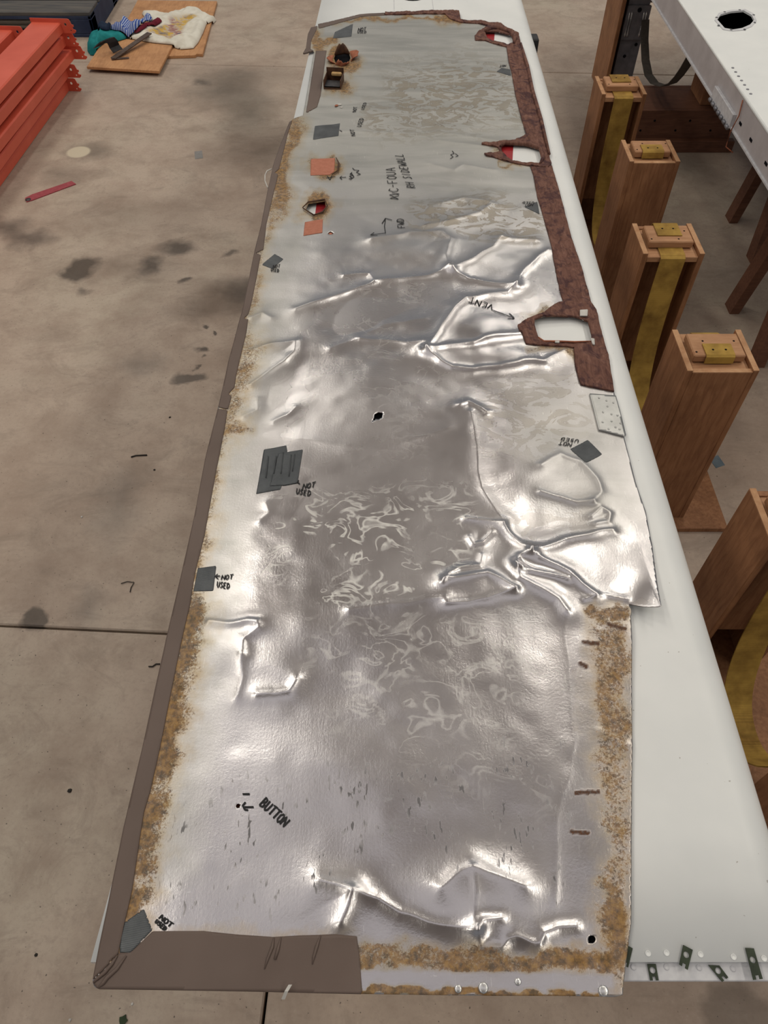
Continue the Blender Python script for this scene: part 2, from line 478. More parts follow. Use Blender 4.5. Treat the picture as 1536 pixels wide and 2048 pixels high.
def concrete():
    q = N('stained_concrete')
    g = q.geo()
    big = q.noise(g, 0.9, 5, 0.6); mid = q.noise(g, 5, 6, 0.65); fine = q.noise(g, 75, 4, 0.7)
    smear = q.noise(q.mapped(g, (4, 6, 1), (0, 0, 0.6)), 1.0, 8, 0.75, 1.6)
    c = q.ramp(big, [(0.3, (0.379, 0.288, 0.227)), (0.5, (0.463, 0.372, 0.302)), (0.7, (0.449, 0.386, 0.309))])
    c = q.mix(q.ramp(mid, [(0.42, 0.0), (0.66, 0.6)]), c, (0.295, 0.220, 0.173))
    c = q.mix(q.ramp(smear, [(0.50, 0.0), (0.68, 0.6)]), c, (0.267, 0.211, 0.168))
    c = q.mix(q.ramp(fine, [(0.3, 0.32), (0.5, 0.0)]), c, (0.281, 0.220, 0.180))
    c = q.mix(q.ramp(fine, [(0.6, 0.0), (0.8, 0.3)]), c, (0.632, 0.541, 0.463))
    specks = q.noise(g, 130, 1, 0.4)
    c = q.mix(q.ramp(specks, [(0.74, 0.0), (0.77, 0.75)]), c, (0.047, 0.037, 0.033))
    # oil stains: (px x, px y, radius m x, radius m y, strength, edge softness, colour)
    warp = q.n('ShaderNodeTexNoise'); warp.inputs['Scale'].default_value = 9; warp.inputs['Detail'].default_value = 5
    q.l(g, warp.inputs['Vector'])
    wsub = q.n('ShaderNodeVectorMath', operation='SUBTRACT'); q.l(warp.outputs['Color'], wsub.inputs[0]); wsub.inputs[1].default_value = (0.5, 0.5, 0.5)
    wsc = q.n('ShaderNodeVectorMath', operation='SCALE'); q.l(wsub.outputs[0], wsc.inputs[0]); wsc.inputs[3].default_value = 0.16
    wadd = q.n('ShaderNodeVectorMath', operation='ADD'); q.l(g, wadd.inputs[0]); q.l(wsc.outputs[0], wadd.inputs[1])
    OIL = (0.055, 0.043, 0.035); BROWN = (0.10, 0.068, 0.047); DIRT = (0.11, 0.09, 0.07)
    for px, py, rx, ry, st, soft, col in (
        (160, 535, .075, .10, .85, .35, OIL), (240, 530, .22, .12, .45, .9, BROWN), (300, 530, .06, .07, .75, .6, OIL),
        (355, 497, .10, .055, .8, .6, OIL), (372, 566, .028, .028, .8, .5, OIL), (462, 507, .05, .025, .7, .5, OIL),
        (455, 590, .16, .12, .8, .9, BROWN), (490, 580, .09, .10, .6, .8, OIL), (400, 622, .16, .08, .5, .9, BROWN),
        (405, 697, .03, .03, .85, .4, OIL), (409, 657, .014, .018, .85, .4, OIL), (422, 672, .012, .016, .85, .4, OIL),
        (404, 716, .018, .012, .7, .5, OIL), (390, 730, .015, .01, .7, .5, OIL), (382, 757, .07, .045, .8, .3, (0.075, 0.06, 0.05)),
        (165, 582, .035, .04, .6, .6, OIL), (60, 478, .12, .07, .7, .7, OIL), (15, 455, .1, .1, .7, .7, OIL),
        (450, 180, .22, .22, .75, .8, DIRT), (500, 225, .16, .3, .7, .9, DIRT), (530, 300, .28, .22, .75, .9, BROWN), (480, 150, .3, .12, .5, .9, DIRT),
        (400, 165, .06, .06, .6, .7, OIL), (120, 350, .14, .12, .45, .9, DIRT), (250, 430, .3, .2, .35, .9, BROWN),
        (180, 300, .12, .10, .6, .6, DIRT), (72, 1235, .035, .035, .75, .35, (0.06, 0.05, 0.043)),
        (285, 730, .10, .08, .35, .8, (0.10, 0.095, 0.09)), (235, 1010, .08, .16, .35, .8, (0.10, 0.098, 0.092)),
        (1465, 2015, .07, .06, .45, .3, (0.10, 0.078, 0.06)), (185, 1220, .05, .07, .35, .8, (0.10, 0.095, 0.09)),
        (1370, 330, .15, .2, .5, .8, (0.09, 0.08, 0.07)), (1480, 560, .2, .25, .35, .9, (0.09, 0.08, 0.07))):
        p = at(px, py, 0)
        d1 = q.n('ShaderNodeVectorMath', operation='SUBTRACT'); q.l(wadd.outputs[0], d1.inputs[0]); d1.inputs[1].default_value = p
        d2 = q.n('ShaderNodeVectorMath', operation='MULTIPLY'); q.l(d1.outputs[0], d2.inputs[0]); d2.inputs[1].default_value = (1 / rx, 1 / ry, 0)
        ln = q.n('ShaderNodeVectorMath', operation='LENGTH'); q.l(d2.outputs[0], ln.inputs[0])
        mr = q.n('ShaderNodeMapRange'); mr.inputs[1].default_value = 1 + soft * 0.5; mr.inputs[2].default_value = 1 - soft
        mr.inputs[3].default_value = 0; mr.inputs[4].default_value = st
        q.l(ln.outputs['Value'], mr.inputs[0])
        c = q.mix(mr.outputs[0], c, col)
    # white filler plug
    p = at(157, 304, 0)
    d1 = q.n('ShaderNodeVectorMath', operation='DISTANCE'); q.l(g, d1.inputs[0]); d1.inputs[1].default_value = p
    f = q.ramp(d1.outputs['Value'], [(0.055, 1.0), (0.068, 0.0)])
    c = q.mix(f, c, (0.56, 0.50, 0.38))
    q.bump(q.math('ADD', mid, fine), 0.12, 0.003)
    return q.set(c, q.ramp(mid, [(0.3, 0.5), (0.7, 0.72)]), 0.0, 0.4)
CONC = concrete()
JOINT = mottled('dark_joint_dirt', (0.012, 0.01, 0.008), (0.025, 0.02, 0.016), 40, 0.9)

# ------------------------------------------------------------------ the setting
FLOOR_ROT = Matrix.Translation((-0.215, 1.045, 0)) @ Matrix.Rotation(math.radians(-3.0), 4, 'Z')
floor = box('floor', (-14, -12, -0.2), (14, 18, -0.03), JOINT, None, 0)
props(floor, 'brown-grey stained concrete hangar floor cut into large slabs', None, None, 'structure')
for i in range(-3, 3):
    for j in range(-2, 4):
        g = 0.0035
        ov = 0.022 if False else 0.0
        box('concrete_slab', (i * 4 + g, j * 4.02 + g, -0.03), ((i + 1) * 4 - g, (j + 1) * 4.02 - g, 0.0), CONC, floor, 0.004, FLOOR_ROT)
ceil = box('ceiling', (-8.5, -7, 6.0), (8.5, 8.6, 6.1), GREYCEIL, None, 0)
props(ceil, 'grey sheet roof high above the work floor', None, None, 'structure')

# ------------------------------------------------------------------ wing under the panel
ZW = 0.945
wing = thing('aircraft_wing', (0.05, 1.8, 0.83), 'white painted aircraft wing lying flat under the dented aluminium sheet', 'aircraft wing')
def wing_body():
    V, F = [], []
    YS = [0.118, 0.27, 0.6, 1.2, 1.8, 2.4, 3.0, 3.6, 4.4]
    prof = []
    R, Hh = 0.055, 0.058
    for k in range(0, 15):
        a = math.pi / 2 - math.pi * k / 14
        prof.append((0.462 + R * math.cos(a), ZW - Hh + Hh * math.sin(a)))
    m = None
    rows = []
    for y in YS:
        lx = -0.337 + 0.0325 * (y - 0.13)
        if y < 0.2: lx -= 0.0075
        elif y < 0.3: lx -= 0.0015
        row = [(lx, y, ZW - 0.012), (lx + 0.002, y, ZW), (0.0, y, ZW), (0.3, y, ZW)]
        dx = 0.02 * max(0, (y - 1.2)) / 2.0
        row += [(x + dx, y, z) for x, z in prof]
        row += [(0.1, y, ZW - 2 * Hh)]
        rows.append(row)
    n = len(rows[0])
    for r in rows: V += r
    for i in range(len(rows) - 1):
        for k in range(n):
            F.append((i * n + k, i * n + (k + 1) % n, (i + 1) * n + (k + 1) % n, (i + 1) * n + k))
    F.append(tuple(range(n))[::-1]); F.append(tuple((len(rows) - 1) * n + k for k in range(n)))
    bm = bmesh.new()
    vs = [bm.verts.new(v) for v in V]
    for f in F: bm.faces.new([vs[i] for i in f])
    o = from_bm('wing_skin', bm, WHITE, wing)
    for p in o.data.polygons:
        c = p.center
        p.use_smooth = abs(p.normal.y) < 0.5
    return o
skin = wing_body()
# joggled root strip with rivets and spring clips
box('root_strip', (-0.30, 0.0995, ZW - 0.012), (0.50, 0.135, ZW - 0.006), STRIP, wing, 0.001)
def rivet_ring(px, py, z, r):
    p = at(px, py, z)
    bm = bmesh.new()
    n = 16
    prev = None
    for rr, h in ((r, 0.0), (r * 0.96, 0.0009), (r * 0.8, 0.0010), (r * 0.72, 0.0004)):
        cur = [bm.verts.new((p.x + rr * math.cos(2 * math.pi * k / n), p.y + rr * math.sin(2 * math.pi * k / n), z + h)) for k in range(n)]
        if prev:
            for k in range(n): bm.faces.new((prev[k], prev[(k + 1) % n], cur[(k + 1) % n], cur[k]))
        prev = cur
    bm.faces.new(prev)
    return from_bm('rivet', bm, STRIP if z < ZW else WHITE, wing, True)
for px, py in ((1296, 1907), (1333, 1906), (1401, 1909), (1467, 1914), (1528, 1917)):
    rivet_ring(px, py, ZW + 0.0001, 0.0034)
for px, py in ((1267, 1934), (1333, 1934), (1398, 1935), (1466, 1937)):
    rivet_ring(px, py, ZW - 0.0059, 0.0032)
def clip(corners, z, notch_end, hole=True):
    P = [at(x, y, z) for x, y in corners]       # a, b at the plain end; c, d at the forked end
    a, b, c, d = P
    m1 = c.lerp(d, 0.32); m2 = c.lerp(d, 0.68)
    ax = (a.lerp(b, .5) - c.lerp(d, .5)).normalized() * 0.004
    out = [a, b, c, m1, m1 + ax, m2 + ax, m2, d]
    ctr = (a + b + c + d) / 4
    h = []
    if hole:
        q = a.lerp(d, .38).lerp(b.lerp(c, .38), .5)
        h = [[(q.x + 0.0034 * math.cos(t * math.pi / 6), q.y + 0.0034 * math.sin(t * math.pi / 6)) for t in range(12)]]
    return prism('spring_clip', [(v.x, v.y) for v in out], z, z + 0.0012, CLIP, wing, 0, h)
clip([(1253, 1890), (1265, 1897), (1256, 1935), (1244, 1930)], ZW + 0.001, 0, False)
clip([(1366, 1890), (1385, 1900), (1375, 1940), (1358, 1929)], ZW + 0.001, 0)
clip([(1490, 1896), (1507, 1897), (1525, 1958), (1506, 1960)], ZW + 0.001, 0)
clip([(1294, 1928), (1311, 1928), (1317, 1961), (1300, 1961)], ZW - 0.005, 0)
clip([(1416, 1930), (1438, 1931), (1456, 1955), (1444, 1964)], ZW - 0.005, 0)
# red paint under the panel's openings
for pts in ([(966, 58), (990, 58), (987, 95), (962, 95)], [(998, 285), (1027, 285), (1024, 335), (992, 335)],
            [(634, 400), (652, 400), (650, 432), (630, 432)], [(1062, 676), (1079, 676), (1080, 700), (1062, 700)]):
    prism('red_stripe', atxy(pts, ZW), ZW, ZW + 0.0008, RED, wing)
pc = at(825, -8, ZW)
disc('inspection_opening', (pc.x, pc.y, ZW), 0.052, 0.001, BLACK, wing, 20)  # flat black disc painted for the dark inside of the opening
for x in (788, 865):
    a = at(x, 4, ZW); box('skin_seam', (a.x - 0.001, 2.9, ZW), (a.x + 0.001, 4.3, ZW + 0.0006), STRIP, wing, 0)
box('hinge_bracket', (0.515, 2.92, 0.86), (0.548, 2.975, 0.92), RUBBER, wing, 0.004)

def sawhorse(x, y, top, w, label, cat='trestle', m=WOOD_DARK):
    t = thing('sawhorse', (x, y, 0), label, cat)
    box('top_rail', (x - w / 2, y - 0.045, top - 0.09), (x + w / 2, y + 0.045, top), m, t, 0.003)
    for sx in (-1, 1):
        for sy in (-1, 1):
            a = Vector((x + sx * (w / 2 - 0.06), y + sy * 0.03, top - 0.05)); b = Vector((x + sx * (w / 2 - 0.03), y + sy * 0.17, 0.0))
            d = Vector((0.02, 0, 0)); e = Vector((0, 0.035, 0))
            V = [a - d - e, a + d - e, a + d + e, a - d + e, b - d - e, b + d - e, b + d + e, b - d + e]
            mk('leg', V, [(0, 1, 2, 3), (7, 6, 5, 4), (0, 4, 5, 1), (1, 5, 6, 2), (2, 6, 7, 3), (3, 7, 4, 0)], m, t)
    return t
sawhorse(0.06, 0.75, ZW - 0.117, 0.5, 'wooden sawhorse hidden under the near end of the white wing')
sawhorse(0.08, 2.9, ZW - 0.117, 0.5, 'wooden sawhorse hidden under the far end of the white wing')

# ------------------------------------------------------------------ the dented aluminium panel
ZP = ZW + 0.006
OUT = [(186, 1964), (189, 1973), (196, 1978), (400, 1981), (725, 1988), (989, 1992), (1142, 1992), (1230, 1994), (1245, 1990),
       (1252, 1921), (1262, 1848), (1263, 1665), (1265, 1508), (1263, 1350), (1263, 1286), (1260, 1223), (1255, 1213), (1285, 1222), (1314, 1229),
       (1309, 1150), (1304, 1091), (1291, 1024), (1270, 965), (1251, 888), (1237, 826), (1229, 787), (1216, 714), (1199, 658), (1192, 623),
       (1181, 606), (1164, 543), (1140, 470), (1122, 400), (1098, 311), (1081, 240), (1064, 183), (1054, 135), (1041, 91), (1037, 71), (1020, 61),
       (1000, 49), (956, 44), (921, 42), (918, 25), (910, 24), (770, 27), (720, 30), (634, 53), (622, 57), (618, 80), (612, 100), (628, 104), (606, 232), (588, 238), (579, 246),
       (560, 292), (546, 333), (531, 408), (523, 450), (510, 504), (498, 562), (484, 633), (457, 724), (434, 824), (411, 919), (390, 1031),
       (361, 1156), (332, 1280), (285, 1500), (248, 1657), (199, 1893), (188, 1951)]
WIN3 = [(1068, 644), (1086, 638), (1147, 637), (1175, 647), (1182, 674), (1181, 688), (1147, 690), (1086, 690), (1075, 680), (1068, 656)]
WIN2 = [(1001, 296), (1010, 291), (1054, 293), (1078, 300), (1083, 318), (1078, 328), (1030, 325), (1017, 320), (1005, 306)]
WIN1 = [(969, 66), (996, 66), (1023, 73), (1027, 88), (1017, 91), (990, 85), (974, 78)]
HOLE_L = [(612, 421), (617, 411), (650, 407), (652, 420), (645, 430), (628, 434)]
HOLE_M = [(749, 832), (756, 828), (765, 829), (764, 838), (757, 842), (751, 841), (738, 850), (748, 840)]
HOLE_P = [(668, 118), (673, 106), (685, 102), (697, 107), (701, 118), (697, 128), (684, 132), (672, 128)]
def circ(x, y, r, n=10, ry=None): return [(x + r * math.cos(2 * math.pi * k / n), y + (ry or r) * math.sin(2 * math.pi * k / n)) for k in range(n)]
HOLE_B = circ(477, 1613, 4.6)
HOLE_R = circ(1183, 1879, 7.5, 12, 8)
HOLE_S = [(655, 470), (661, 466), (668, 470), (661, 473)]
SAL1 = [(622, 321), (670, 317), (669, 345), (660, 352), (621, 354)]
SAL2 = [(610, 447), (646, 442), (645, 469), (607, 474)]

# ridges and folds: (polyline in px, height m, half-width m)
CREASE = [
    ([(590, 622), (690, 588), (750, 566), (840, 557), (880, 549), (897, 540)], .0075, .020),
    ([(750, 566), (738, 548), (715, 550), (690, 553)], .004, .012),
    ([(897, 540), (893, 515), (902, 482), (885, 468), (820, 470), (745, 482)], .008, .026),
    ([(902, 545), (935, 562), (960, 566), (1000, 573), (1031, 578)], .007, .016),
    ([(1031, 578), (1037, 558), (1052, 543), (1075, 520), (1095, 505)], .009, .020),
    ([(902, 545), (950, 521), (985, 500), (1003, 480)], .008, .018),
    ([(1003, 480), (1030, 483), (1068, 484)], .008, .018),
    ([(852, 703), (870, 680), (897, 640), (910, 620), (930, 601), (965, 596), (1015, 591), (1031, 578)], .009, .020),
    ([(852, 703), (900, 697), (945, 690), (965, 681), (1010, 676), (1045, 672)], .008, .018),
    ([(852, 704), (880, 725), (905, 738), (945, 742), (1000, 736), (1045, 728), (1090, 729), (1130, 706)], .009, .020),
    ([(720, 678), (780, 684), (812, 690), (850, 686)], .005, .014),
    ([(505, 706), (545, 693), (590, 686), (588, 705), (570, 725), (540, 745), (505, 770)], .006, .016),
    ([(880, 412), (930, 400), (965, 405), (985, 412), (960, 430), (900, 445), (850, 455)], .0065, .020),
    ([(920, 812), (935, 806), (950, 815), (975, 830)], .006, .014),
    ([(1005, 1052), (1022, 1075), (1040, 1095), (1060, 1108)], .009, .010),
    ([(1060, 1108), (1095, 1096), (1125, 1085), (1160, 1078), (1225, 1068)], .009, .014),
    ([(1060, 1110), (1035, 1118), (1028, 1135), (1040, 1142)], .008, .010),
    ([(1034, 1140), (1085, 1152), (1130, 1163)], .007, .009),
    ([(1075, 1120), (1110, 1135), (1135, 1150), (1160, 1172), (1190, 1192)], .008, .010),
    ([(1030, 1135), (1036, 1160), (1085, 1185), (1115, 1200), (1132, 1225)], .008, .014),
    ([(928, 1040), (960, 1045), (1003, 1052)], .005, .008),
    ([(938, 1078), (948, 1092), (965, 1090), (985, 1070)], .005, .007),
    ([(885, 1170), (895, 1150), (915, 1140), (960, 1136), (965, 1115)], .006, .009),
    ([(885, 1165), (930, 1160), (975, 1152), (1000, 1164), (1028, 1182)], .007, .012),
    ([(1028, 1183), (985, 1195), (940, 1210), (890, 1212)], .006, .012),
    ([(890, 1200), (820, 1205), (760, 1215), (700, 1222)], .004, .018),
    ([(1080, 938), (1120, 915), (1160, 930), (1190, 965), (1200, 990), (1185, 1008)], .007, .018),
    ([(1185, 1008), (1150, 1010), (1110, 1000), (1080, 992)], .006, .010),
    ([(1180, 1040), (1200, 1022), (1218, 1032), (1214, 1050), (1190, 1055)], .0055, .008),
    ([(420, 1250), (460, 1250), (495, 1246), (515, 1249)], .006, .012),
    ([(520, 1260), (492, 1280), (485, 1310)], .004, .016),
    ([(480, 1310), (482, 1360), (475, 1400)], .0035, .014),
    ([(515, 1395), (550, 1392), (580, 1382), (590, 1360)], .006, .012),
    ([(640, 1758), (675, 1768), (703, 1783), (695, 1810), (680, 1845)], .008, .018),
    ([(705, 1783), (760, 1800), (800, 1830), (850, 1846), (910, 1855), (955, 1860)], .007, .018),
    ([(955, 1862), (965, 1842), (1000, 1838)], .0045, .010),
    ([(955, 1862), (962, 1895), (1000, 1895), (1012, 1880), (1030, 1877), (1060, 1892)], .005, .010),
    ([(1075, 1890), (1085, 1868), (1115, 1858), (1155, 1856)], .0055, .010),
    ([(880, 1775), (920, 1745), (945, 1735), (985, 1748), (1050, 1775)], .007, .026),
    ([(945, 1735), (950, 1790), (945, 1840)], .004, .02),
    ([(1165, 1200), (1210, 1193), (1250, 1203)], .004, .006),
    ([(530, 1010), (540, 1028), (520, 1045)], .0035, .014),
    ([(490, 835), (515, 820), (515, 800)], .004, .015), ([(545, 845), (575, 830), (590, 815)], .004, .016),
    ([(505, 640), (525, 630), (545, 640)], .004, .012),
    ([(860, 330), (910, 345), (925, 335), (985, 345)], .004, .018),
    ([(880, 285), (920, 290), (1060, 300)], .004, .02),
    ([(650, 262), (760, 268), (880, 270), (1000, 282)], .0035, .03),
    ([(1205, 1465), (1240, 1490), (1264, 1492)], .003, .008),
    ([(1108, 1810), (1112, 1640), (1150, 1480), (1130, 1240)], .0012, .01),
    ([(660, 700), (770, 650), (850, 640)], .004, .05), ([(600, 880), (760, 900), (900, 860)], .004, .06),
    ([(940, 830), (955, 900), (960, 980), (1000, 1040)], .007, .035),
]
DOME = [  # px centre, radii m, height m
    (830, 500, .12, .06, .007), (1010, 530, .10, .09, .007), (970, 660, .10, .07, .008), (990, 715, .12, .03, .006),
    (1130, 960, .11, .09, .010), (1010, 900, .07, .10, .006), (1180, 1130, .08, .06, .006), (950, 1170, .06, .03, .005),
    (545, 1340, .05, .045, .005), (440, 1290, .05, .05, .006), (600, 1250, .08, .05, .004), (945, 1790, .09, .03, .007),
    (1000, 1860, .05, .02, .004), (640, 1790, .08, .03, .003), (470, 640, .05, .06, .005), (530, 720, .06, .07, .006),
    (930, 420, .10, .07, .006), (960, 340, .09, .10, .006), (1060, 800, .08, .08, .006), (700, 640, .15, .12, -.004),
    (720, 950, .20, .10, -.003), (830, 1400, .18, .10, -.003), (760, 1560, .14, .05, .003), (800, 200, .2, .3, .003),
]
CRW = [(atxy(p, ZP), a, w) for p, a, w in CREASE]
DMW = [(at(x, y, ZP), rx, ry, h) for x, y, rx, ry, h in DOME]
TORN = at(1314, 1229, ZP)
def hfield(x, y):
    h = np.zeros(x.shape)
    # low waves over the whole sheet
    h += 0.006 * vnoise(x * 5.5 + 3.1, y * 4.0 + 1.7, 1) + 0.0025 * vnoise(x * 14 + 9, y * 11 + 4, 2)
    h += 0.0007 * vnoise(x * 40, y * 40, 3)
    wx = x + 0.006 * vnoise(x * 30, y * 30, 4); wy = y + 0.006 * vnoise(x * 30, y * 30, 5)
    for pts, a, w in CRW:
        lo = pts.min(0) - 7 * w; hi = pts.max(0) + 7 * w
        m = (x > lo[0]) & (x < hi[0]) & (y > lo[1]) & (y < hi[1])
        if not m.any(): continue
        d, _, _ = seg_dist(wx[m], wy[m], pts)
        h[m] += 0.50 * a * np.exp(-np.sqrt(d * d + 1.2e-6) / (0.5 * w)) + 0.34 * a * np.exp(-np.sqrt(d * d + 1.2e-6) / (1.5 * w))
    for c, rx, ry, a in DMW:
        e = ((wx - c.x) / rx) ** 2 + ((wy - c.y) / ry) ** 2
        h += 0.65 * a * np.exp(-e * 1.2)
    # torn corner lifts off the wing
    tx = np.clip((x - (TORN.x - 0.07)) / 0.07, 0, 1); ty = np.clip(1 - (y - TORN.y) / 0.16, 0, 1) * (y > TORN.y - 0.004)
    h += 0.022 * tx * tx * ty * ty
    
    return np.maximum(h + 0.0015, 0.0)
edge_w = atxy(OUT, ZP)
def hsurf(x, y):
    return ZP + hfield(x, y)
panel = thing('sidewall_panel', (0.05, 1.4, ZW), 'large dented aluminium sheet with brown edging, rust and grey tape patches on the white wing', 'metal panel')

def px_poly_mask(px, py, poly, soft):
    d, _, _ = seg_dist(px, py, poly, True)
    s = np.where(inpoly(px, py, poly), d, -d)
    return np.clip(0.5 + s / (2 * soft), 0, 1)
def px_line_mask(px, py, pts, r0, r1):
    d, _, _ = seg_dist(px, py, pts)
    return np.clip((r1 - d) / (r1 - r0), 0, 1)

def aluminium():
    q = N('old_dented_aluminium')
    g = q.geo()
    rust, haze, brown, worm, dash = [q.attr(k) for k in ('rust', 'haze', 'brown', 'worm', 'dash')]
    n1 = q.noise(g, 4.5, 4, 0.6); fine = q.noise(g, 260, 3, 0.7)
    scr = q.noise(q.mapped(g, (420, 24, 1), (0, 0, 0.12)), 1.0, 3, 0.7)
    scr2 = q.noise(q.mapped(g, (60, 330, 1), (0, 0, 0.5)), 1.0, 3, 0.7)
    c = q.ramp(n1, [(0.3, (0.52, 0.50, 0.51)), (0.7, (0.60, 0.58, 0.59))])
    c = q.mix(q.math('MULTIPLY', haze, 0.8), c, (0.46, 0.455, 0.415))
    refl_streaks = q.noise(q.mapped(g, (2.5, 13, 1), (0, 0, 0.15)), 1.0, 4, 0.6, 0.5)
    c = q.mix(q.math('MULTIPLY', q.ramp(refl_streaks, [(0.45, 0.0), (0.62, 0.6)]), haze), c, (0.30, 0.30, 0.285))  # uneven reflections painted in as darker streaks on the dull part
    # pale adhesive worms
    wn = q.noise(q.mapped(g, (1.0, 1.35, 1), (0, 0, 0.1)), 17, 2.0, 0.5, 1.6)
    band = q.math('SUBTRACT', 1.0, q.math('DIVIDE', q.math('ABSOLUTE', q.math('SUBTRACT', wn, 0.55)), 0.05), clamp=True)
    wgate = q.ramp(q.noise(g, 13, 3), [(0.42, 0.0), (0.52, 1.0)])
    wfac = q.math('MULTIPLY', q.math('MULTIPLY', band, wgate), worm, clamp=True)
    c = q.mix(q.math('MULTIPLY', wfac, 0.75), c, (0.80, 0.79, 0.74))
    # brown glue residue with dark outlines
    bn = q.noise(q.mapped(g, (0.9, 1.5, 1), (0, 0, -0.15)), 15, 3, 0.55, 2.4)
    bfill = q.math('MULTIPLY', q.ramp(bn, [(0.5, 0.0), (0.56, 1.0)]), brown, clamp=True)
    bline = q.math('MULTIPLY', q.math('SUBTRACT', 1.0, q.math('DIVIDE', q.math('ABSOLUTE', q.math('SUBTRACT', bn, 0.52)), 0.022), clamp=True), brown, clamp=True)
    c = q.mix(q.math('MULTIPLY', bfill, 0.6), c, (0.27, 0.22, 0.15))
    c = q.mix(q.math('MULTIPLY', bline, 0.6), c, (0.16, 0.11, 0.06))
    # light scratches
    sc1 = q.ramp(scr, [(0.66, 0.0), (0.72, 0.6)]); sc2 = q.ramp(scr2, [(0.68, 0.0), (0.73, 0.45)])
    c = q.mix(sc1, c, (0.85, 0.84, 0.82)); c = q.mix(sc2, c, (0.82, 0.81, 0.79))
    # dark glue dashes
    dv = q.noise(q.mapped(g, (210, 55, 1), (0, 0, -0.25)), 1.0, 2, 0.5)
    dgate = q.ramp(q.noise(g, 20, 2), [(0.48, 0.0), (0.58, 1.0)])
    dfac = q.math('MULTIPLY', q.math('MULTIPLY', q.ramp(dv, [(0.60, 0.0), (0.64, 1.0)]), dgate), dash, clamp=True)
    c = q.mix(q.math('MULTIPLY', dfac, 0.8), c, (0.06, 0.055, 0.06))
    # rust and old adhesive: thin ochre film, speckle, dark crust
    rn = q.noise(g, 300, 5, 0.8, 0.5); rb = q.noise(g, 24, 4, 0.6)
    rm = q.math('MULTIPLY', rust, q.math('ADD', 0.55, rb))
    film = q.math('MULTIPLY', rm, q.ramp(q.noise(g, 60, 5, 0.7), [(0.35, 0.30), (0.65, 0.85)]), clamp=True)
    c = q.mix(film, c, q.ramp(q.noise(g, 9, 3), [(0.35, (0.44, 0.36, 0.22)), (0.6, (0.42, 0.28, 0.11))]))
    sp = q.math('MULTIPLY', q.math('SUBTRACT', q.math('ADD', q.math('MULTIPLY', rm, 0.46), rn), 0.84), 7.0, clamp=True)
    c = q.mix(q.math('MULTIPLY', sp, 0.8), c, q.ramp(q.noise(g, 110, 4, 0.7), [(0.38, (0.05, 0.024, 0.012)), (0.5, (0.19, 0.09, 0.026)), (0.63, (0.33, 0.18, 0.05))]))
    dkf = q.math('MULTIPLY', q.attr('dark'), q.ramp(rn, [(0.3, 0.75), (0.5, 1.0)]))
    c = q.mix(dkf, c, q.ramp(rn, [(0.4, (0.05, 0.02, 0.01)), (0.7, (0.16, 0.06, 0.02))]))
    sp = q.math('MAXIMUM', sp, dkf)
    notmetal = q.math('MAXIMUM', q.math('MAXIMUM', q.math('MULTIPLY', film, 0.55), q.math('MULTIPLY', sp, 0.95)),
                      q.math('MAXIMUM', q.math('MULTIPLY', dfac, 0.9), q.math('MAXIMUM', q.math('MULTIPLY', bfill, 0.4), q.math('ADD', q.math('MULTIPLY', wfac, 0.5), q.math('MULTIPLY', haze, 0.35)))))
    metal = q.math('SUBTRACT', 1.0, notmetal, clamp=True)
    r = q.ramp(n1, [(0.3, 0.225), (0.7, 0.295)])
    r = q.math('ADD', r, q.math('ADD', q.math('MULTIPLY', notmetal, 0.3), q.math('MULTIPLY', haze, 0.14)), clamp=True)
    q.bump(q.math('ADD', q.math('ADD', fine, q.math('MULTIPLY', scr, 0.4)), q.math('ADD', q.math('MULTIPLY', sp, 1.5), 0.0)), 0.16, 0.0012)
    return q.set(c, r, metal, 0.4)
ALU = aluminium()

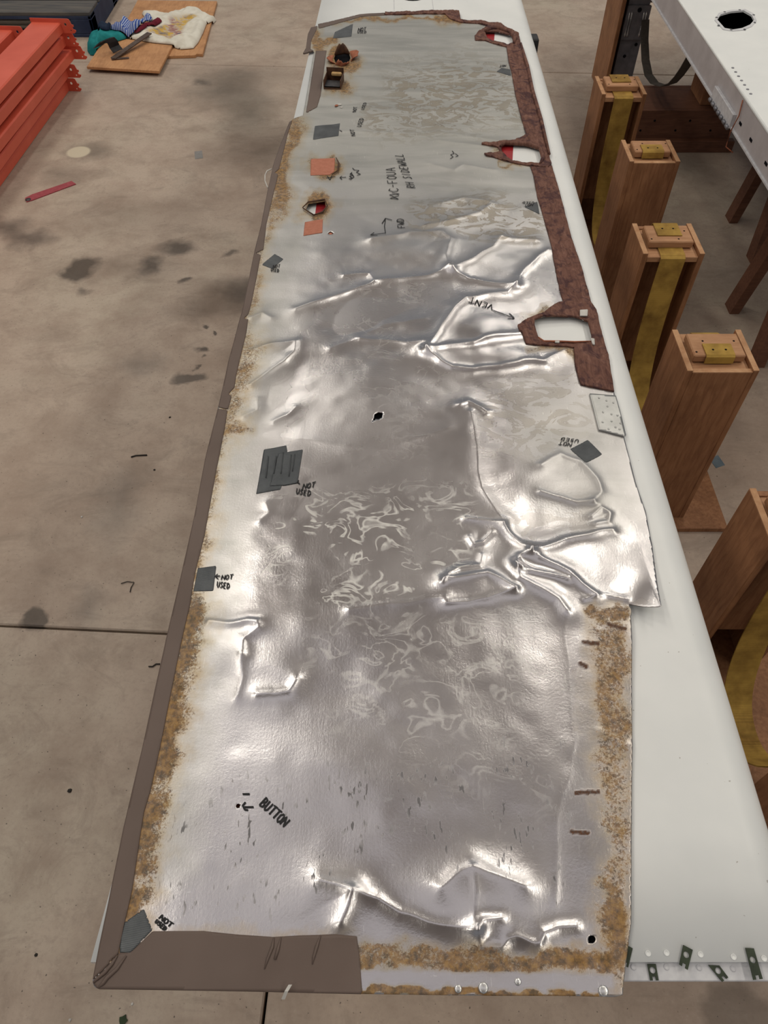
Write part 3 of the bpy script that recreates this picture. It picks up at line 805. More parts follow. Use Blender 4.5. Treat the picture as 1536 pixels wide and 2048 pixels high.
def build_sheet():
    holes_px = [WIN1, WIN2, WIN3, HOLE_L, HOLE_M, HOLE_P, HOLE_B, HOLE_R, HOLE_S]
    holes = [atxy(h, ZP) for h in holes_px]
    xs = np.arange(-0.36, 0.50, 0.0022)
    ys = [0.07]
    while ys[-1] < 3.15: ys.append(ys[-1] + 0.0017 + 0.0013 * ys[-1])
    ys = np.array(ys)
    x, y, Q = cut_grid(edge_w, holes, xs, ys)
    px, py = to_px(x, y, ZP)
    jx = px + 26 * vnoise(px / 28, py / 28, 11) + 10 * vnoise(px / 9, py / 9, 12)
    jy = py + 26 * vnoise(px / 28, py / 28, 13) + 10 * vnoise(px / 9, py / 9, 14)
    # rust / ochre glue
    R = np.zeros(x.shape)
    def add(m, s=1.0):
        nonlocal R
        R = np.maximum(R, m * s)
    inner = [(320, 1500), (302, 1582), (289, 1625), (265, 1779), (250, 1844)]
    left = [(545, 380), (533, 450), (522, 512), (498, 633), (473, 749), (463, 792), (450, 857), (432, 948), (409, 1073), (390, 1147)]
    left2 = [(380, 1210), (360, 1300), (340, 1400), (320, 1500), (289, 1625), (265, 1779), (250, 1844), (240, 1900)]
    add(px_line_mask(jx, jy, left2, 14, 75), 1.15)
    add(px_line_mask(jx, jy, left, 4, 36), 0.8)
    add(px_line_mask(jx, jy, [(500, 690), (470, 775), (458, 850)], 12, 58), 0.85)
    add(px_line_mask(jx, jy, [(450, 862), (490, 858)], 3, 22), 0.9)
    add(px_line_mask(jx, jy, [(588, 250), (566, 330), (548, 420)], 8, 40), 1.1)
    right = [(1175, 1235), (1262, 1225), (1268, 1500), (1268, 1850), (1250, 1990), (1180, 1940), (1190, 1850), (1205, 1700), (1195, 1560), (1180, 1480), (1178, 1330)]
    add(px_poly_mask(jx, jy, right, 26), 0.92)
    add(px_line_mask(jx, jy, [(1180, 1232), (1255, 1232)], 8, 26), 1.0)
    add(px_line_mask(jx, jy, [(1225, 1780), (1235, 1900)], 12, 60), 1.12)
    add(px_line_mask(jx, jy, [(1240, 1925), (1170, 1915), (1060, 1930)], 14, 40), 1.15)
    add(px_line_mask(jx, jy, [(722, 1912), (830, 1915), (960, 1930), (1060, 1932)], 16, 46), 1.0)
    add(px_line_mask(jx, jy, [(728, 1980), (830, 1982), (960, 1986), (1140, 1988)], 8, 14), 1.3)
    add(px_line_mask(jx, jy, [(1170, 1988), (1205, 1990)], 4, 9), 1.4)
    add(px_line_mask(jx, jy, [(310, 1862), (700, 1872)], 3, 22), 0.5)
    for cx, cy, r, s in ((648, 335, 36, 1.5), (632, 420, 40, 1.35), (683, 120, 36, 1.5), (672, 170, 32, 1.1)):
        e = np.sqrt(((jx - cx)) ** 2 + ((jy - cy) * 1.35) ** 2)
        add(np.clip((r * 1.35 - e) / (r * 0.9), 0, 1), s)
    add(px_line_mask(jx, jy, [(1058, 640), (1100, 634)], 4, 22), 0.95)
    add(px_line_mask(jx, jy, [(1060, 700), (1150, 706)], 3, 18), 0.85)
    add(px_line_mask(jx, jy, [(1000, 325), (1065, 334)], 2, 10), 0.9)
    add(px_line_mask(jx, jy, [(985, 297), (1000, 303)], 4, 16), 0.8)
    add(px_line_mask(jx, jy, [(880, 38), (925, 46)], 4, 18), 1.3)
    add(px_line_mask(jx, jy, [(630, 60), (618, 98), (665, 90)], 3, 16), 1.1)
    add(px_line_mask(jx, jy, [(660, 45), (900, 32)], 2, 9), 1.0)
    dk = np.zeros(x.shape)
    for pts, w in (([(1152, 1587), (1195, 1585)], 5), ([(1142, 1665), (1176, 1667)], 5), ([(1216, 1252), (1248, 1261)], 4), ([(1166, 1286), (1196, 1290)], 4), ([(1160, 1328), (1172, 1334)], 5)):
        dk = np.maximum(dk, px_line_mask(px + 3 * vnoise(px / 5, py / 5, 20), py + 3 * vnoise(px / 5, py / 5, 21), pts, w - 1.5, w + 1))
    # the bare strip along the lower edge stays clean
    clean = px_poly_mask(px + 3 * vnoise(px / 12, py / 12, 22), py + 4 * vnoise(px / 12, py / 12, 23), [(722, 1941), (1225, 1950), (1228, 1975), (1150, 1980), (722, 1967)], 3)
    R = R * (1 - clean * 0.92)
    # dull far half
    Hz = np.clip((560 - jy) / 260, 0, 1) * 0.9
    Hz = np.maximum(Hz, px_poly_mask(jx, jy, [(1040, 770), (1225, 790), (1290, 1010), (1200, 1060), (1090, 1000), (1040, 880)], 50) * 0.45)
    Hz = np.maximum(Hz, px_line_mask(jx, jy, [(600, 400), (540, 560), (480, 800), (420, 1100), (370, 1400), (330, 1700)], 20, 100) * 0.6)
    # brown residue
    Bn = px_poly_mask(jx, jy, [(770, 150), (930, 110), (1030, 150), (1045, 250), (900, 260), (780, 240)], 30)
    Bn = np.maximum(Bn, px_poly_mask(jx, jy, [(730, 210), (1000, 220), (1040, 250), (760, 285), (720, 240)], 20) * 0.9)
    Bn = np.maximum(Bn, px_poly_mask(jx, jy, [(830, 400), (980, 385), (1090, 430), (1080, 490), (930, 480), (820, 460)], 18) * 1.0)
    Bn = np.maximum(Bn, px_poly_mask(jx, jy, [(960, 770), (1160, 740), (1180, 840), (1080, 910), (960, 900)], 30) * 0.55)
    Bn = np.maximum(Bn, px_poly_mask(jx, jy, [(930, 1030), (1180, 1000), (1230, 1080), (1050, 1100)], 25) * 0.3)
    # pale worms
    Wm = px_poly_mask(jx, jy, [(560, 1010), (930, 990), (960, 1120), (880, 1210), (640, 1220), (540, 1130)], 35)
    Wm = np.maximum(Wm, px_poly_mask(jx, jy, [(640, 1220), (1000, 1210), (1100, 1350), (1080, 1600), (700, 1480), (560, 1300)], 60) * 0.42)
    Wm = np.maximum(Wm, px_poly_mask(jx, jy, [(640, 480), (860, 480), (900, 900), (620, 900)], 50) * 0.18)
    # dark dashes near the camera
    Ds = px_poly_mask(jx, jy, [(480, 1560), (1130, 1480), (1130, 1750), (850, 1740), (640, 1800), (330, 1830), (340, 1640)], 40)
    Ds = np.maximum(Ds, px_line_mask(jx, jy, [(1100, 1730), (1105, 1790)], 8, 26) * 1.2)
    z = hsurf(x, y)
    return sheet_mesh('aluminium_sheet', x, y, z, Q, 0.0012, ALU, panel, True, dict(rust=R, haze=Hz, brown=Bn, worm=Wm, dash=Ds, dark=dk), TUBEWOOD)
sheet = build_sheet()

def patch(name, poly, off, th, mat, parent=panel, cell=None, holes=(), crumple=0.0, seed=3):
    """a piece lying on the panel, following its dents"""
    W = atxy(poly, ZP); H = [atxy(h, ZP) for h in holes]
    lo, hi = W.min(0), W.max(0)
    if cell is None: cell = max(0.0018, min(0.006, (hi - lo).max() / 40))
    xs = np.arange(lo[0] - cell, hi[0] + 2 * cell, cell); ys = np.arange(lo[1] - cell, hi[1] + 2 * cell, cell)
    x, y, Q = cut_grid(W, H, xs, ys)
    z = hsurf(x, y) + off
    if crumple: z = z + crumple * (vnoise(x * 70, y * 45, seed) + 0.5 + 0.6 * vnoise(x * 160, y * 120, seed + 1))
    return sheet_mesh(name, x, y, z, Q, th, mat, parent, True)

# taupe vinyl edging along the left side, in two lengths, torn at the notches
BL = [(188, 1951), (186, 1964), (237, 1908), (250, 1844), (265, 1779), (289, 1625), (302, 1582), (320, 1500), (340, 1400), (360, 1300), (380, 1210), (390, 1147), (409, 1073), (432, 948), (450, 857), (455, 822),
      (436, 818), (411, 919), (390, 1031), (361, 1156), (332, 1280), (285, 1500), (248, 1657), (199, 1893)]
patch('vinyl_edging', BL, 0.0012, 0.005, VINYL, cell=0.0026)
BL2 = [(437, 815), (456, 820), (463, 793), (457, 788), (469, 775), (473, 749), (494, 666), (497, 645), (489, 644), (498, 633), (506, 595), (522, 514), (513, 510), (527, 503), (533, 450), (554, 362),
       (556, 350), (549, 347), (558, 340), (575, 271), (585, 242), (579, 246), (560, 292), (546, 333), (531, 408), (523, 450), (510, 504), (498, 562), (484, 633), (457, 724)]
patch('vinyl_edging', BL2, 0.0012, 0.005, VINYL, cell=0.0026)
BB = [(196, 1978), (186, 1966), (240, 1906), (262, 1906), (306, 1863), (409, 1863), (474, 1870), (547, 1875), (600, 1872), (671, 1870), (714, 1874), (719, 1912), (725, 1988), (400, 1981)]
patch('vinyl_edging', BB, 0.0014, 0.006, VINYL, cell=0.0026)
patch('vinyl_flap', [(632, 103), (653, 103), (641, 193), (634, 215), (612, 228)], 0.0012, 0.002, VINYL, cell=0.004)
patch('vinyl_edging', [(634, 52), (634, 58), (622, 86), (621, 100), (628, 103), (610, 108), (604, 112), (612, 98), (616, 70), (622, 56)], 0.001, 0.004, VINYL, cell=0.004)
patch('vinyl_edging', [(636, 49), (720, 30), (770, 26), (770, 31), (722, 35), (638, 58)], 0.0012, 0.003, VINYL, cell=0.004)
# folded mitre at the lower left corner
def fold_line(pts, r, mat=VINYL):
    P = []
    for i, (a, b) in enumerate(pts):
        q = at(a, b, ZP); P.append((q.x, q.y, float(hsurf(np.array([q.x]), np.array([q.y]))[0]) + 0.002))
    return tube('folded_lip', P, r, mat, panel, 6)
fold_line([(188, 1966), (196, 1958), (212, 1945), (226, 1928), (236, 1912)], [0.001, 0.0022, 0.0024, 0.0022, 0.001])
fold_line([(198, 1976), (208, 1967), (216, 1956), (236, 1938), (254, 1912)], [0.001, 0.0024, 0.0026, 0.0022, 0.001])
for pts in ([(549, 1876), (546, 1895), (536, 1920), (530, 1940)], [(563, 1876), (557, 1900), (551, 1920)], [(642, 1872), (634, 1895), (628, 1915), (625, 1930)]):
    fold_line(pts, [0.0006, 0.0020, 0.0016, 0.0004][:len(pts)])
# maroon leatherette trim down the right side, in three lengths round the three openings
T1 = [(918, 25), (910, 24), (770, 26), (770, 31), (890, 31), (900, 40), (921, 47), (956, 50), (975, 55), (956, 66), (949, 73), (950, 83), (969, 83), (986, 89), (1013, 96), (1017, 125), (1023, 149), (1030, 190),
      (1040, 230), (1052, 271), (1027, 281), (990, 287), (963, 289), (963, 292), (995, 297), (1000, 304), (968, 309), (972, 314), (986, 316), (1003, 322), (1030, 329), (1060, 333), (1095, 336), (1103, 330), (1098, 311), (1081, 240), (1064, 183), (1054, 135), (1041, 91), (1037, 71), (1020, 61), (1000, 49), (956, 44), (921, 42)]
patch('leatherette_trim', T1, 0.0014, 0.004, LEATHERETTE, cell=0.0032, holes=[WIN1, WIN2], crumple=0.004)
T2 = [(1060, 334), (1066, 350), (1074, 396), (1086, 436), (1101, 488), (1109, 534), (1121, 595), (1126, 608), (1115, 608), (1086, 631), (1049, 644), (1034, 656), (1038, 668), (1044, 676), (1051, 693), (1074, 696),
      (1146, 702), (1149, 735), (1161, 772), (1228, 784), (1216, 714), (1199, 658), (1192, 623), (1181, 606), (1164, 543), (1140, 470), (1122, 400), (1103, 331), (1095, 337)]
patch('leatherette_trim', T2, 0.0014, 0.004, LEATHERETTE, cell=0.0032, holes=[WIN3], crumple=0.003, seed=9)
def lip(poly, r, mat, name='rolled_lip'):
    P = []
    for a, b in poly:
        q = at(a, b, ZP); P.append((q.x, q.y, float(hsurf(np.array([q.x]), np.array([q.y]))[0]) + 0.004))
    return tube(name, P, r, mat, panel, 6)
lip([(969, 66), (985, 60), (1000, 61), (1022, 68), (1030, 80), (1027, 90)], [.004, .008, .009, .009, .008, .004], LEATHERETTE)
lip([(1000, 297), (1010, 290), (1054, 291), (1080, 299), (1086, 318), (1080, 330)], [.003, .005, .006, .006, .006, .003], LEATHERETTE)
lip([(1041, 91), (1054, 135), (1064, 183), (1081, 240), (1098, 311)], [.004, .006, .006, .006, .004], LEATHERETTE)
lip([(1075, 682), (1086, 690), (1120, 691), (1147, 691), (1181, 688)], [.001, .002, .002, .002, .001], LEATHER)
# scraps of torn backing by the opening
patch('torn_scrap', [(1158, 627), (1174, 626), (1173, 639), (1158, 639)], 0.006, 0.002, BONE, cell=0.002)
patch('torn_scrap', [(1179, 683), (1187, 684), (1188, 697), (1183, 695)], 0.006, 0.002, BONE, cell=0.002)
patch('torn_scrap', [(1108, 691), (1118, 691), (1116, 695), (1107, 694)], 0.006, 0.002, BONE, cell=0.002)

# grey tape
TAPES = [
    [(666, 80), (670, 66), (687, 58), (706, 49), (703, 76), (685, 78)], [(626, 281), (630, 254), (680, 248), (677, 273), (655, 276)],
    [(524, 533), (550, 511), (567, 521), (546, 541)],
    [(387, 1183), (396, 1137), (433, 1133), (427, 1183)],
    [(240, 1906), (241, 1872), (250, 1845), (288, 1818), (292, 1828), (305, 1860), (262, 1906)],
    [(1139, 903), (1175, 882), (1203, 912), (1169, 933)],
    [(1049, 417), (1074, 405), (1079, 431)],
    [(993, 145), (1003, 137), (1020, 140), (1022, 153), (1018, 153)]]
for tp in TAPES:
    patch('duct_tape', tp, 0.0006, 0.0008, TAPE)
patch('duct_tape', [(513, 990), (528, 901), (573, 893), (575, 905), (562, 980)], 0.0006, 0.0008, TAPE)
tape2 = patch('duct_tape', [(540, 974), (557, 910), (606, 902), (595, 967), (570, 972)], 0.0014, 0.0008, TAPE)
for x, y0, y1 in ((537, 915, 958), (553, 915, 950), (567, 908, 950), (583, 913, 955), (590, 912, 945)):
    P = []
    for k in range(4):
        q = at(x - k * 1.6, y0 + (y1 - y0) * k / 3, ZP); P.append((q.x, q.y, float(hsurf(np.array([q.x]), np.array([q.y]))[0]) + 0.0022))
    tube('tape_wrinkle', P, 0.0009, TAPE, tape2, 5)
# salmon backing squares
patch('backing_square', SAL1, 0.0008, 0.001, SALMON, cell=0.003)
patch('backing_square', SAL2, 0.0008, 0.001, SALMON, cell=0.003)
patch('backing_scrap', HOLE_S, -0.002, 0.001, SALMON, cell=0.0015)
# riveted doubler at the right edge
dbl = patch('doubler_plate', [(1178, 790), (1231, 793), (1240, 826), (1252, 877), (1196, 863)], 0.003, 0.003, DBL, cell=0.004)
for px, py in ((1197, 799), (1212, 804), (1226, 808), (1214, 816), (1205, 828), (1234, 834), (1222, 832), (1204, 848), (1222, 846), (1240, 850), (1230, 858), (1216, 862), (1238, 862)):
    q = at(px, py, ZP); z = float(hsurf(np.array([q.x]), np.array([q.y]))[0]) + 0.0028
    disc('rivet', (q.x, q.y, z), 0.0022, 0.0012, DBL, dbl, 8)
for px, py, r in ((916, 1978, .0045), (966, 1976, .006), (1035, 1964, .004), (1206, 1982, .006)):
    q = at(px, py, ZP); z = float(hsurf(np.array([q.x]), np.array([q.y]))[0])
    disc('rivet', (q.x, q.y, z), r, 0.0022, RIVET, panel, 12)
# torn flaps standing round the rusted hole
def flap(px0, py0, px1, py1, h, lean, mat, tipw=0.35, n=5):
    a = at(px0, py0, ZP); b = at(px1, py1, ZP)
    za = float(hsurf(np.array([a.x]), np.array([a.y]))[0]) - 0.001
    c = at(684, 117, ZP)
    mid = (a + b) / 2; outv = (mid - c); outv.z = 0; outv.normalize()
    V, F = [], []
    for i in range(n + 1):
        t = i / n
        w = 1 - (1 - tipw) * t ** 1.6
        for k in range(4):
            s = (k / 3 - 0.5) * w + 0.5
            p = a.lerp(b, s)
            bow = 0.006 * math.sin(math.pi * k / 3)
            wob = 0.003 * math.sin(5 * t + 2.3 * k + px0)
            V.append((p.x + outv.x * (lean * t * t + bow + wob), p.y + outv.y * (lean * t * t + bow + wob), za + h * t * (1 + 0.1 * math.sin(3 * k + px1))))
    for i in range(n):
        for k in range(3):
            F.append((i * 4 + k, i * 4 + k + 1, (i + 1) * 4 + k + 1, (i + 1) * 4 + k))
    o = mk('torn_flap', V, F, mat, panel, True)
    m = o.modifiers.new('thick', 'SOLIDIFY'); m.thickness = 0.0022; m.offset = 0
    return o
flap(669, 112, 700, 110, 0.030, 0.006, TUBEWOOD, 0.35)
flap(699, 108, 702, 126, 0.014, 0.022, LEATHER, 0.7)
flap(699, 127, 684, 133, 0.010, 0.012, LEATHER, 0.3)
flap(690, 133, 671, 130, 0.016, 0.004, LEATHER, 0.25)
flap(670, 130, 667, 112, 0.010, 0.020, LEATHER, 0.5)
for nm, pts in (('hole_dark_disc', circ(684, 117, 19, 12, 16)), ('hole_dark_disc', circ(757, 836, 13, 10)), ('hole_dark_disc', circ(1183, 1879, 11, 12)), ('hole_dark_disc', circ(477, 1613, 8, 10))):
    prism(nm, atxy(pts, ZW), ZW + 0.0004, ZW + 0.0014, BLACK if pts[0][0] > 500 else LEATHER, panel)  # added discs that make the holes read dark inside
# square tube stub
def tube_stub():
    c = at(668, 171, ZP); z0 = float(hsurf(np.array([c.x]), np.array([c.y]))[0]) - 0.002
    M = Matrix.Translation((c.x, c.y, z0)) @ Matrix.Rotation(-0.12, 4, 'Z') @ Matrix.Scale(0.9, 4)
    t = 0.0025
    wall = [box('tube_wall', (-0.030, -0.036, 0), (-0.030 + t, 0.036, 0.030), TUBEWOOD, panel, 0.0005, M),
            box('tube_wall', (0.030 - t, -0.036, 0), (0.030, 0.036, 0.030), TUBEWOOD, panel, 0.0005, M),
            box('tube_wall', (-0.030, 0.036 - t, 0), (0.030, 0.036, 0.044), TUBEWOOD, panel, 0.0005, M),
            box('tube_wall', (-0.030, -0.036, 0), (0.030, -0.036 + t, 0.006), TUBEWOOD, panel, 0.0005, M)]
    box('tube_plate', (-0.027, -0.033, 0.008), (0.027, 0.012, 0.012), DARKMETAL, panel, 0.001, M)
    box('splinter', (-0.012, 0.022, 0.020), (0.024, 0.033, 0.032), YELLOWRAG, panel, 0.003, M)
tube_stub()
for i, (px, py, s) in enumerate(((673, 213, .008), (679, 211, .006), (683, 216, .005))):
    q = at(px, py, ZP); z = float(hsurf(np.array([q.x]), np.array([q.y]))[0])
    bm = bmesh.new(); bmesh.ops.create_icosphere(bm, subdivisions=1, radius=s)
    for v in bm.verts: v.co = Vector((q.x, q.y, z)) + Vector((v.co.x, v.co.y, abs(v.co.z) * 0.6)) * random.uniform(0.7, 1.2)
    from_bm('torn_bit', bm, BONE if i else LEATHER, panel)
lip([(606, 420), (617, 410), (650, 406), (655, 418), (646, 431), (628, 436), (606, 421)], [.0012, .002, .0025, .0015, .0025, .002, .0012], TUBEWOOD, 'torn_rim')
lip([(672, 318), (678, 330), (676, 345), (664, 354)], [.001, .002, .002, .001], TUBEWOOD, 'torn_rim')
q = at(575, 1984, ZP)
strap('pale_clip', [(q.x + 0.004, q.y + 0.006, ZP + 0.012), (q.x, q.y, ZP + 0.011), (q.x - 0.004, q.y - 0.007, ZP + 0.003)], (0.004, 0.0, 0), 0.001, BONE, panel)

# marker writing
GL = {
 'N': [[(0, 0), (0.05, 1), (0.7, 0.05), (0.75, 1)]], 'O': [[(0.35, 1), (0.05, 0.7), (0.1, 0.2), (0.4, 0), (0.7, 0.3), (0.65, 0.8), (0.35, 1)]],
 'T': [[(0, 0.95), (0.8, 1)], [(0.4, 1), (0.4, 0)]], 'U': [[(0, 1), (0.05, 0.25), (0.3, 0), (0.6, 0.2), (0.65, 1)]],
 'S': [[(0.6, 0.9), (0.3, 1), (0.1, 0.75), (0.5, 0.4), (0.5, 0.1), (0.05, 0)]], 'E': [[(0.6, 1), (0.05, 0.95), (0.05, 0.02), (0.6, 0)], [(0.05, 0.5), (0.5, 0.52)]],
 'D': [[(0.05, 0), (0.05, 1), (0.5, 0.85), (0.68, 0.45), (0.4, 0.05), (0.05, 0)]], 'B': [[(0.05, 0), (0.05, 1), (0.5, 0.9), (0.5, 0.6), (0.08, 0.5), (0.6, 0.4), (0.6, 0.1), (0.05, 0)]],
 'V': [[(0, 1), (0.35, 0), (0.7, 1)]], 'C': [[(0.65, 0.85), (0.35, 1), (0.05, 0.6), (0.1, 0.15), (0.4, 0), (0.7, 0.15)]], 'F': [[(0.65, 1), (0.05, 0.97), (0.05, 0)], [(0.05, 0.5), (0.5, 0.52)]],
 'A': [[(0, 0), (0.35, 1), (0.7, 0)], [(0.15, 0.4), (0.6, 0.4)]], 'R': [[(0.05, 0), (0.05, 1), (0.55, 0.9), (0.5, 0.55), (0.05, 0.45), (0.65, 0)]], 'H': [[(0.05, 0), (0.05, 1)], [(0.65, 0), (0.65, 1)], [(0.05, 0.5), (0.65, 0.55)]],
 'I': [[(0.3, 0), (0.3, 1)]], 'W': [[(0, 1), (0.2, 0), (0.4, 0.7), (0.6, 0), (0.8, 1)]], 'L': [[(0.05, 1), (0.05, 0), (0.6, 0.02)]], '-': [[(0.1, 0.5), (0.6, 0.5)]], ' ': []}
def strokes(name, lines, wpx):
    """marker strokes given in px, laid on the panel as thin ribbons"""
    V, F = [], []
    for ln in lines:
        P = []
        for i in range(len(ln) - 1):                       # refine so that the ink follows the dents
            for k in range(8):
                t = k / 8; P.append((ln[i][0] + (ln[i + 1][0] - ln[i][0]) * t, ln[i][1] + (ln[i + 1][1] - ln[i][1]) * t))
        P.append(ln[-1])
        W = atxy(P, ZP)
        z = hsurf(W[:, 0], W[:, 1])
        base = len(V)
        for i in range(len(W)):
            d = W[min(i + 1, len(W) - 1)] - W[max(i - 1, 0)]
            d = d / (np.linalg.norm(d) + 1e-9)
            depth = W[i][1] * CP - (ZP - CAM_H) * SP
            hw = wpx / 2 * depth / FPX
            nv = np.array([-d[1], d[0]]) * hw
            V.append((W[i][0] - nv[0], W[i][1] - nv[1], z[i] + 0.0014)); V.append((W[i][0] + nv[0], W[i][1] + nv[1], z[i] + 0.0014))
        for i in range(len(W) - 1):
            a = base + 2 * i; F.append((a, a + 1, a + 3, a + 2))
    o = mk(name, V, F, INK, panel)
    m = o.modifiers.new('thick', 'SOLIDIFY'); m.thickness = 0.0003
    return o
def text(s, x, y, rx, ry, ux, uy, wpx, name='marker_writing'):
    L = []
    for i, ch in enumerate(s):
        for st in GL[ch]:
            L.append([(x + (i + a * 1.1) * rx + b * ux, y + (i + a * 1.1) * ry + b * uy) for a, b in st])
    return L
strokes('marker_writing', text('BUTTON', 519, 1612, 8.2, 7.6, 14, -15, 3) + [[(492, 1606), (486, 1613), (490, 1621), (497, 1622)], [(487, 1616), (508, 1616)], [(486, 1590), (500, 1590)]], 3.2)['label'] = 'the word BUTTON and a hooked arrow in black marker'
strokes('marker_writing', text('NOT', 605, 979, 8.5, -1.6, 2.5, -10, 2) + text('USED', 592, 988, 7.5, 1.2, 2.5, -10, 2) + [[(598, 962), (595, 966), (600, 969)]], 2.0)
strokes('marker_writing', text('NOT', 443, 1162, 8, -0.5, 2, -9, 2) + text('USED', 434, 1176, 6.6, 1.2, 2, -11, 2) + [[(436, 1150), (431, 1155), (437, 1160)], [(431, 1155), (441, 1154)]], 2.0)
strokes('marker_writing', text('NOT', 318, 1838, 8, 6.5, 7, -8, 2.5) + text('USED', 310, 1845, 5, 4.6, 6, -6, 2.5), 2.6)
strokes('marker_writing', text('NOT', 1143, 891, -9, -1.2, -2.0, 7, 2) + text('USED', 1157, 883, -9.3, -1.0, -2, 6, 2), 1.7)
strokes('marker_writing', text('VENT', 987, 615, -12, -3.6, -4, 9, 2) + [[(983, 625), (1028, 642)], [(1018, 631), (1028, 642), (1014, 643)]], 1.8)['label'] = 'the word VENT and a long arrow in black marker'
strokes('marker_writing', text('C-FOUA', 797, 386, -1.2, -8.3, -19, 0.5, 2) + [[(798, 394), (780, 399), (797, 401), (779, 392), (799, 391), (784, 388)]], 1.5)
strokes('marker_writing', text('RH SIDEWALL', 831, 379, -2.4, -6.3, -17, -1.5, 2), 1.5)
strokes('marker_writing', text('FWD', 810, 459, -1.2, -6.8, -14, 0, 2), 1.6)
strokes('marker_arrow', [[(784, 443), (771, 439), (764, 450)], [(771, 439), (769, 456), (771, 471), (742, 475)], [(748, 469), (741, 475), (755, 478)]], 1.6)
strokes('marker_scribble', [[(698, 361), (704, 358), (699, 355), (706, 353), (700, 351), (704, 347)], [(701, 362), (708, 356), (703, 349)]], 1.6)
strokes('marker_scribble', [[(714, 353), (721, 351), (713, 347), (718, 343), (709, 342), (705, 338)]], 1.6)
strokes('marker_arrow', [[(692, 357), (680, 358), (684, 362)], [(680, 358), (684, 355)]], 1.6)
strokes('marker_scribble', [[(652, 359), (671, 356)], [(655, 355), (660, 363), (664, 354)]], 1.6)
strokes('marker_writing', text('NOT', 711, 274, -1, -4.2, -8, 0, 1.5) + text('USED', 722, 256, 1.5, -4.4, -8, -1, 1.5) + [[(679, 263), (684, 266)]], 1.4)
strokes('marker_writing', text('NOT', 716, 66, 5.5, -0.5, 1, -7, 1.5) + text('USED', 715, 70, 4.5, 0, 1, -5, 1.5), 1.3)
strokes('marker_writing', text('NOT', 546, 540, 5, -0.6, 1, -6, 1.5) + text('USED', 542, 546, 4.2, 0.5, 1, -6, 1.5), 1.3)
strokes('marker_writing', text('NOT', 1066, 410, -6, 0.5, -1, 5, 1.2) + text('USED', 1068, 406, -6, 0, -1, 4, 1.2), 1.2)
strokes('marker_writing', text('NOT', 1012, 131, -4.2, 0.2, -1, 4, 1.2), 1.1)
strokes('marker_writing', text('NOT', 712, 226, 1, -3.5, -7, 0, 1.2) + text('USED', 728, 222, 1.4, -3.6, -6, 0, 1.2), 1.2)
strokes('marker_scribble', [[(900, 322), (906, 318), (901, 314), (908, 311), (904, 306)]], 1.3)
strokes('marker_scribble', [[(911, 318), (916, 316), (910, 311)]], 1.3)

# ------------------------------------------------------------------ second wing at the right
wing2 = thing('aircraft_wing', (1.9, 3.2, 0.8), 'white wing at upper right with a black oval inspection opening and grey edge', 'aircraft wing')
WX, WZ = 1.157, 0.90
port = [at(x, y, WZ) for x, y in ((1434, 40), (1441, 30), (1462, 24), (1487, 22), (1503, 31), (1508, 41), (1500, 50), (1484, 57), (1466, 60), (1449, 57))]
frame = [at(x, y, WZ) for x, y in ((1429, 41), (1437, 27), (1460, 21), (1490, 19), (1507, 28), (1513, 42), (1503, 54), (1486, 61), (1465, 63), (1446, 60))]
prism('top_skin', [(WX, 1.95), (2.9, 1.95), (2.9, 5.2), (WX, 5.2)], WZ - 0.004, WZ, WHITE, wing2, 0, [[(p.x, p.y) for p in port]])
pframe = prism('port_frame', [(p.x, p.y) for p in frame], WZ + 0.0002, WZ + 0.002, STRIP, wing2, 0, [[(p.x, p.y) for p in port]])
for x, y in ((1433, 36), (1437, 52), (1462, 61), (1489, 60), (1509, 46), (1507, 31), (1479, 21), (1449, 25)):
    q = at(x, y, WZ); disc('port_screw', (q.x, q.y, WZ + 0.002), 0.005, 0.001, DARKMETAL, pframe, 8)
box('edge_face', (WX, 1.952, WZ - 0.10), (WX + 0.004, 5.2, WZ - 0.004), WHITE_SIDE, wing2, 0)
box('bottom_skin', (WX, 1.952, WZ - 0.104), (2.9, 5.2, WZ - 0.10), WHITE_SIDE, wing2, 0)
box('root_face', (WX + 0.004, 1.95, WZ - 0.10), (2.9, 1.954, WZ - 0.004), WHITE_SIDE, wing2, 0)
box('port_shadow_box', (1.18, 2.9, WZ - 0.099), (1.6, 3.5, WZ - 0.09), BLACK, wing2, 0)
box('bottom_flange', (WX - 0.006, 1.952, WZ - 0.106), (WX + 0.02, 5.2, WZ - 0.098), STRIP, wing2, 0.001)
tube('top_fold', [(WX + 0.003, 1.952, WZ - 0.004), (WX + 0.003, 5.2, WZ - 0.004)], 0.005, WHITE, wing2, 8)
# hinge bracket with teeth
hb0 = at(1379, 100, WZ - 0.07); 
hy0, hy1 = 2.52, 2.74
leaf = box('hinge_leaf', (WX - 0.012, hy0, WZ - 0.104), (WX, hy1, WZ - 0.06), STRIP, wing2, 0.001)
for k in range(7):
    y = hy0 + 0.01 + k * (hy1 - hy0 - 0.02) / 6
    tube('hinge_knuckle', [(WX - 0.014, y - 0.009, WZ - 0.103), (WX - 0.014, y + 0.009, WZ - 0.103)], 0.007, GALV, leaf, 8)
    disc('hinge_rivet', (WX + 0.025, y, WZ), 0.005, 0.002, GALV, leaf, 8)
for y in (2.35, 2.46, 2.2):
    box('edge_slot', (WX - 0.002, y, WZ - 0.07), (WX + 0.001, y + 0.02, WZ - 0.062), BLACK, wing2, 0)
tube('lacing_wire', [(WX - 0.003, 2.51, WZ - 0.01), (WX - 0.006, 2.49, WZ - 0.05), (WX - 0.01, 2.50, WZ - 0.105), (WX - 0.012, 2.49, WZ - 0.15), (WX + 0.01, 2.47, WZ - 0.16)], 0.002, LEATHER, wing2, 6)
sawhorse(1.95, 2.45, WZ - 0.107, 1.0, 'dark sawhorse leg in the shade under the near end of the second wing')
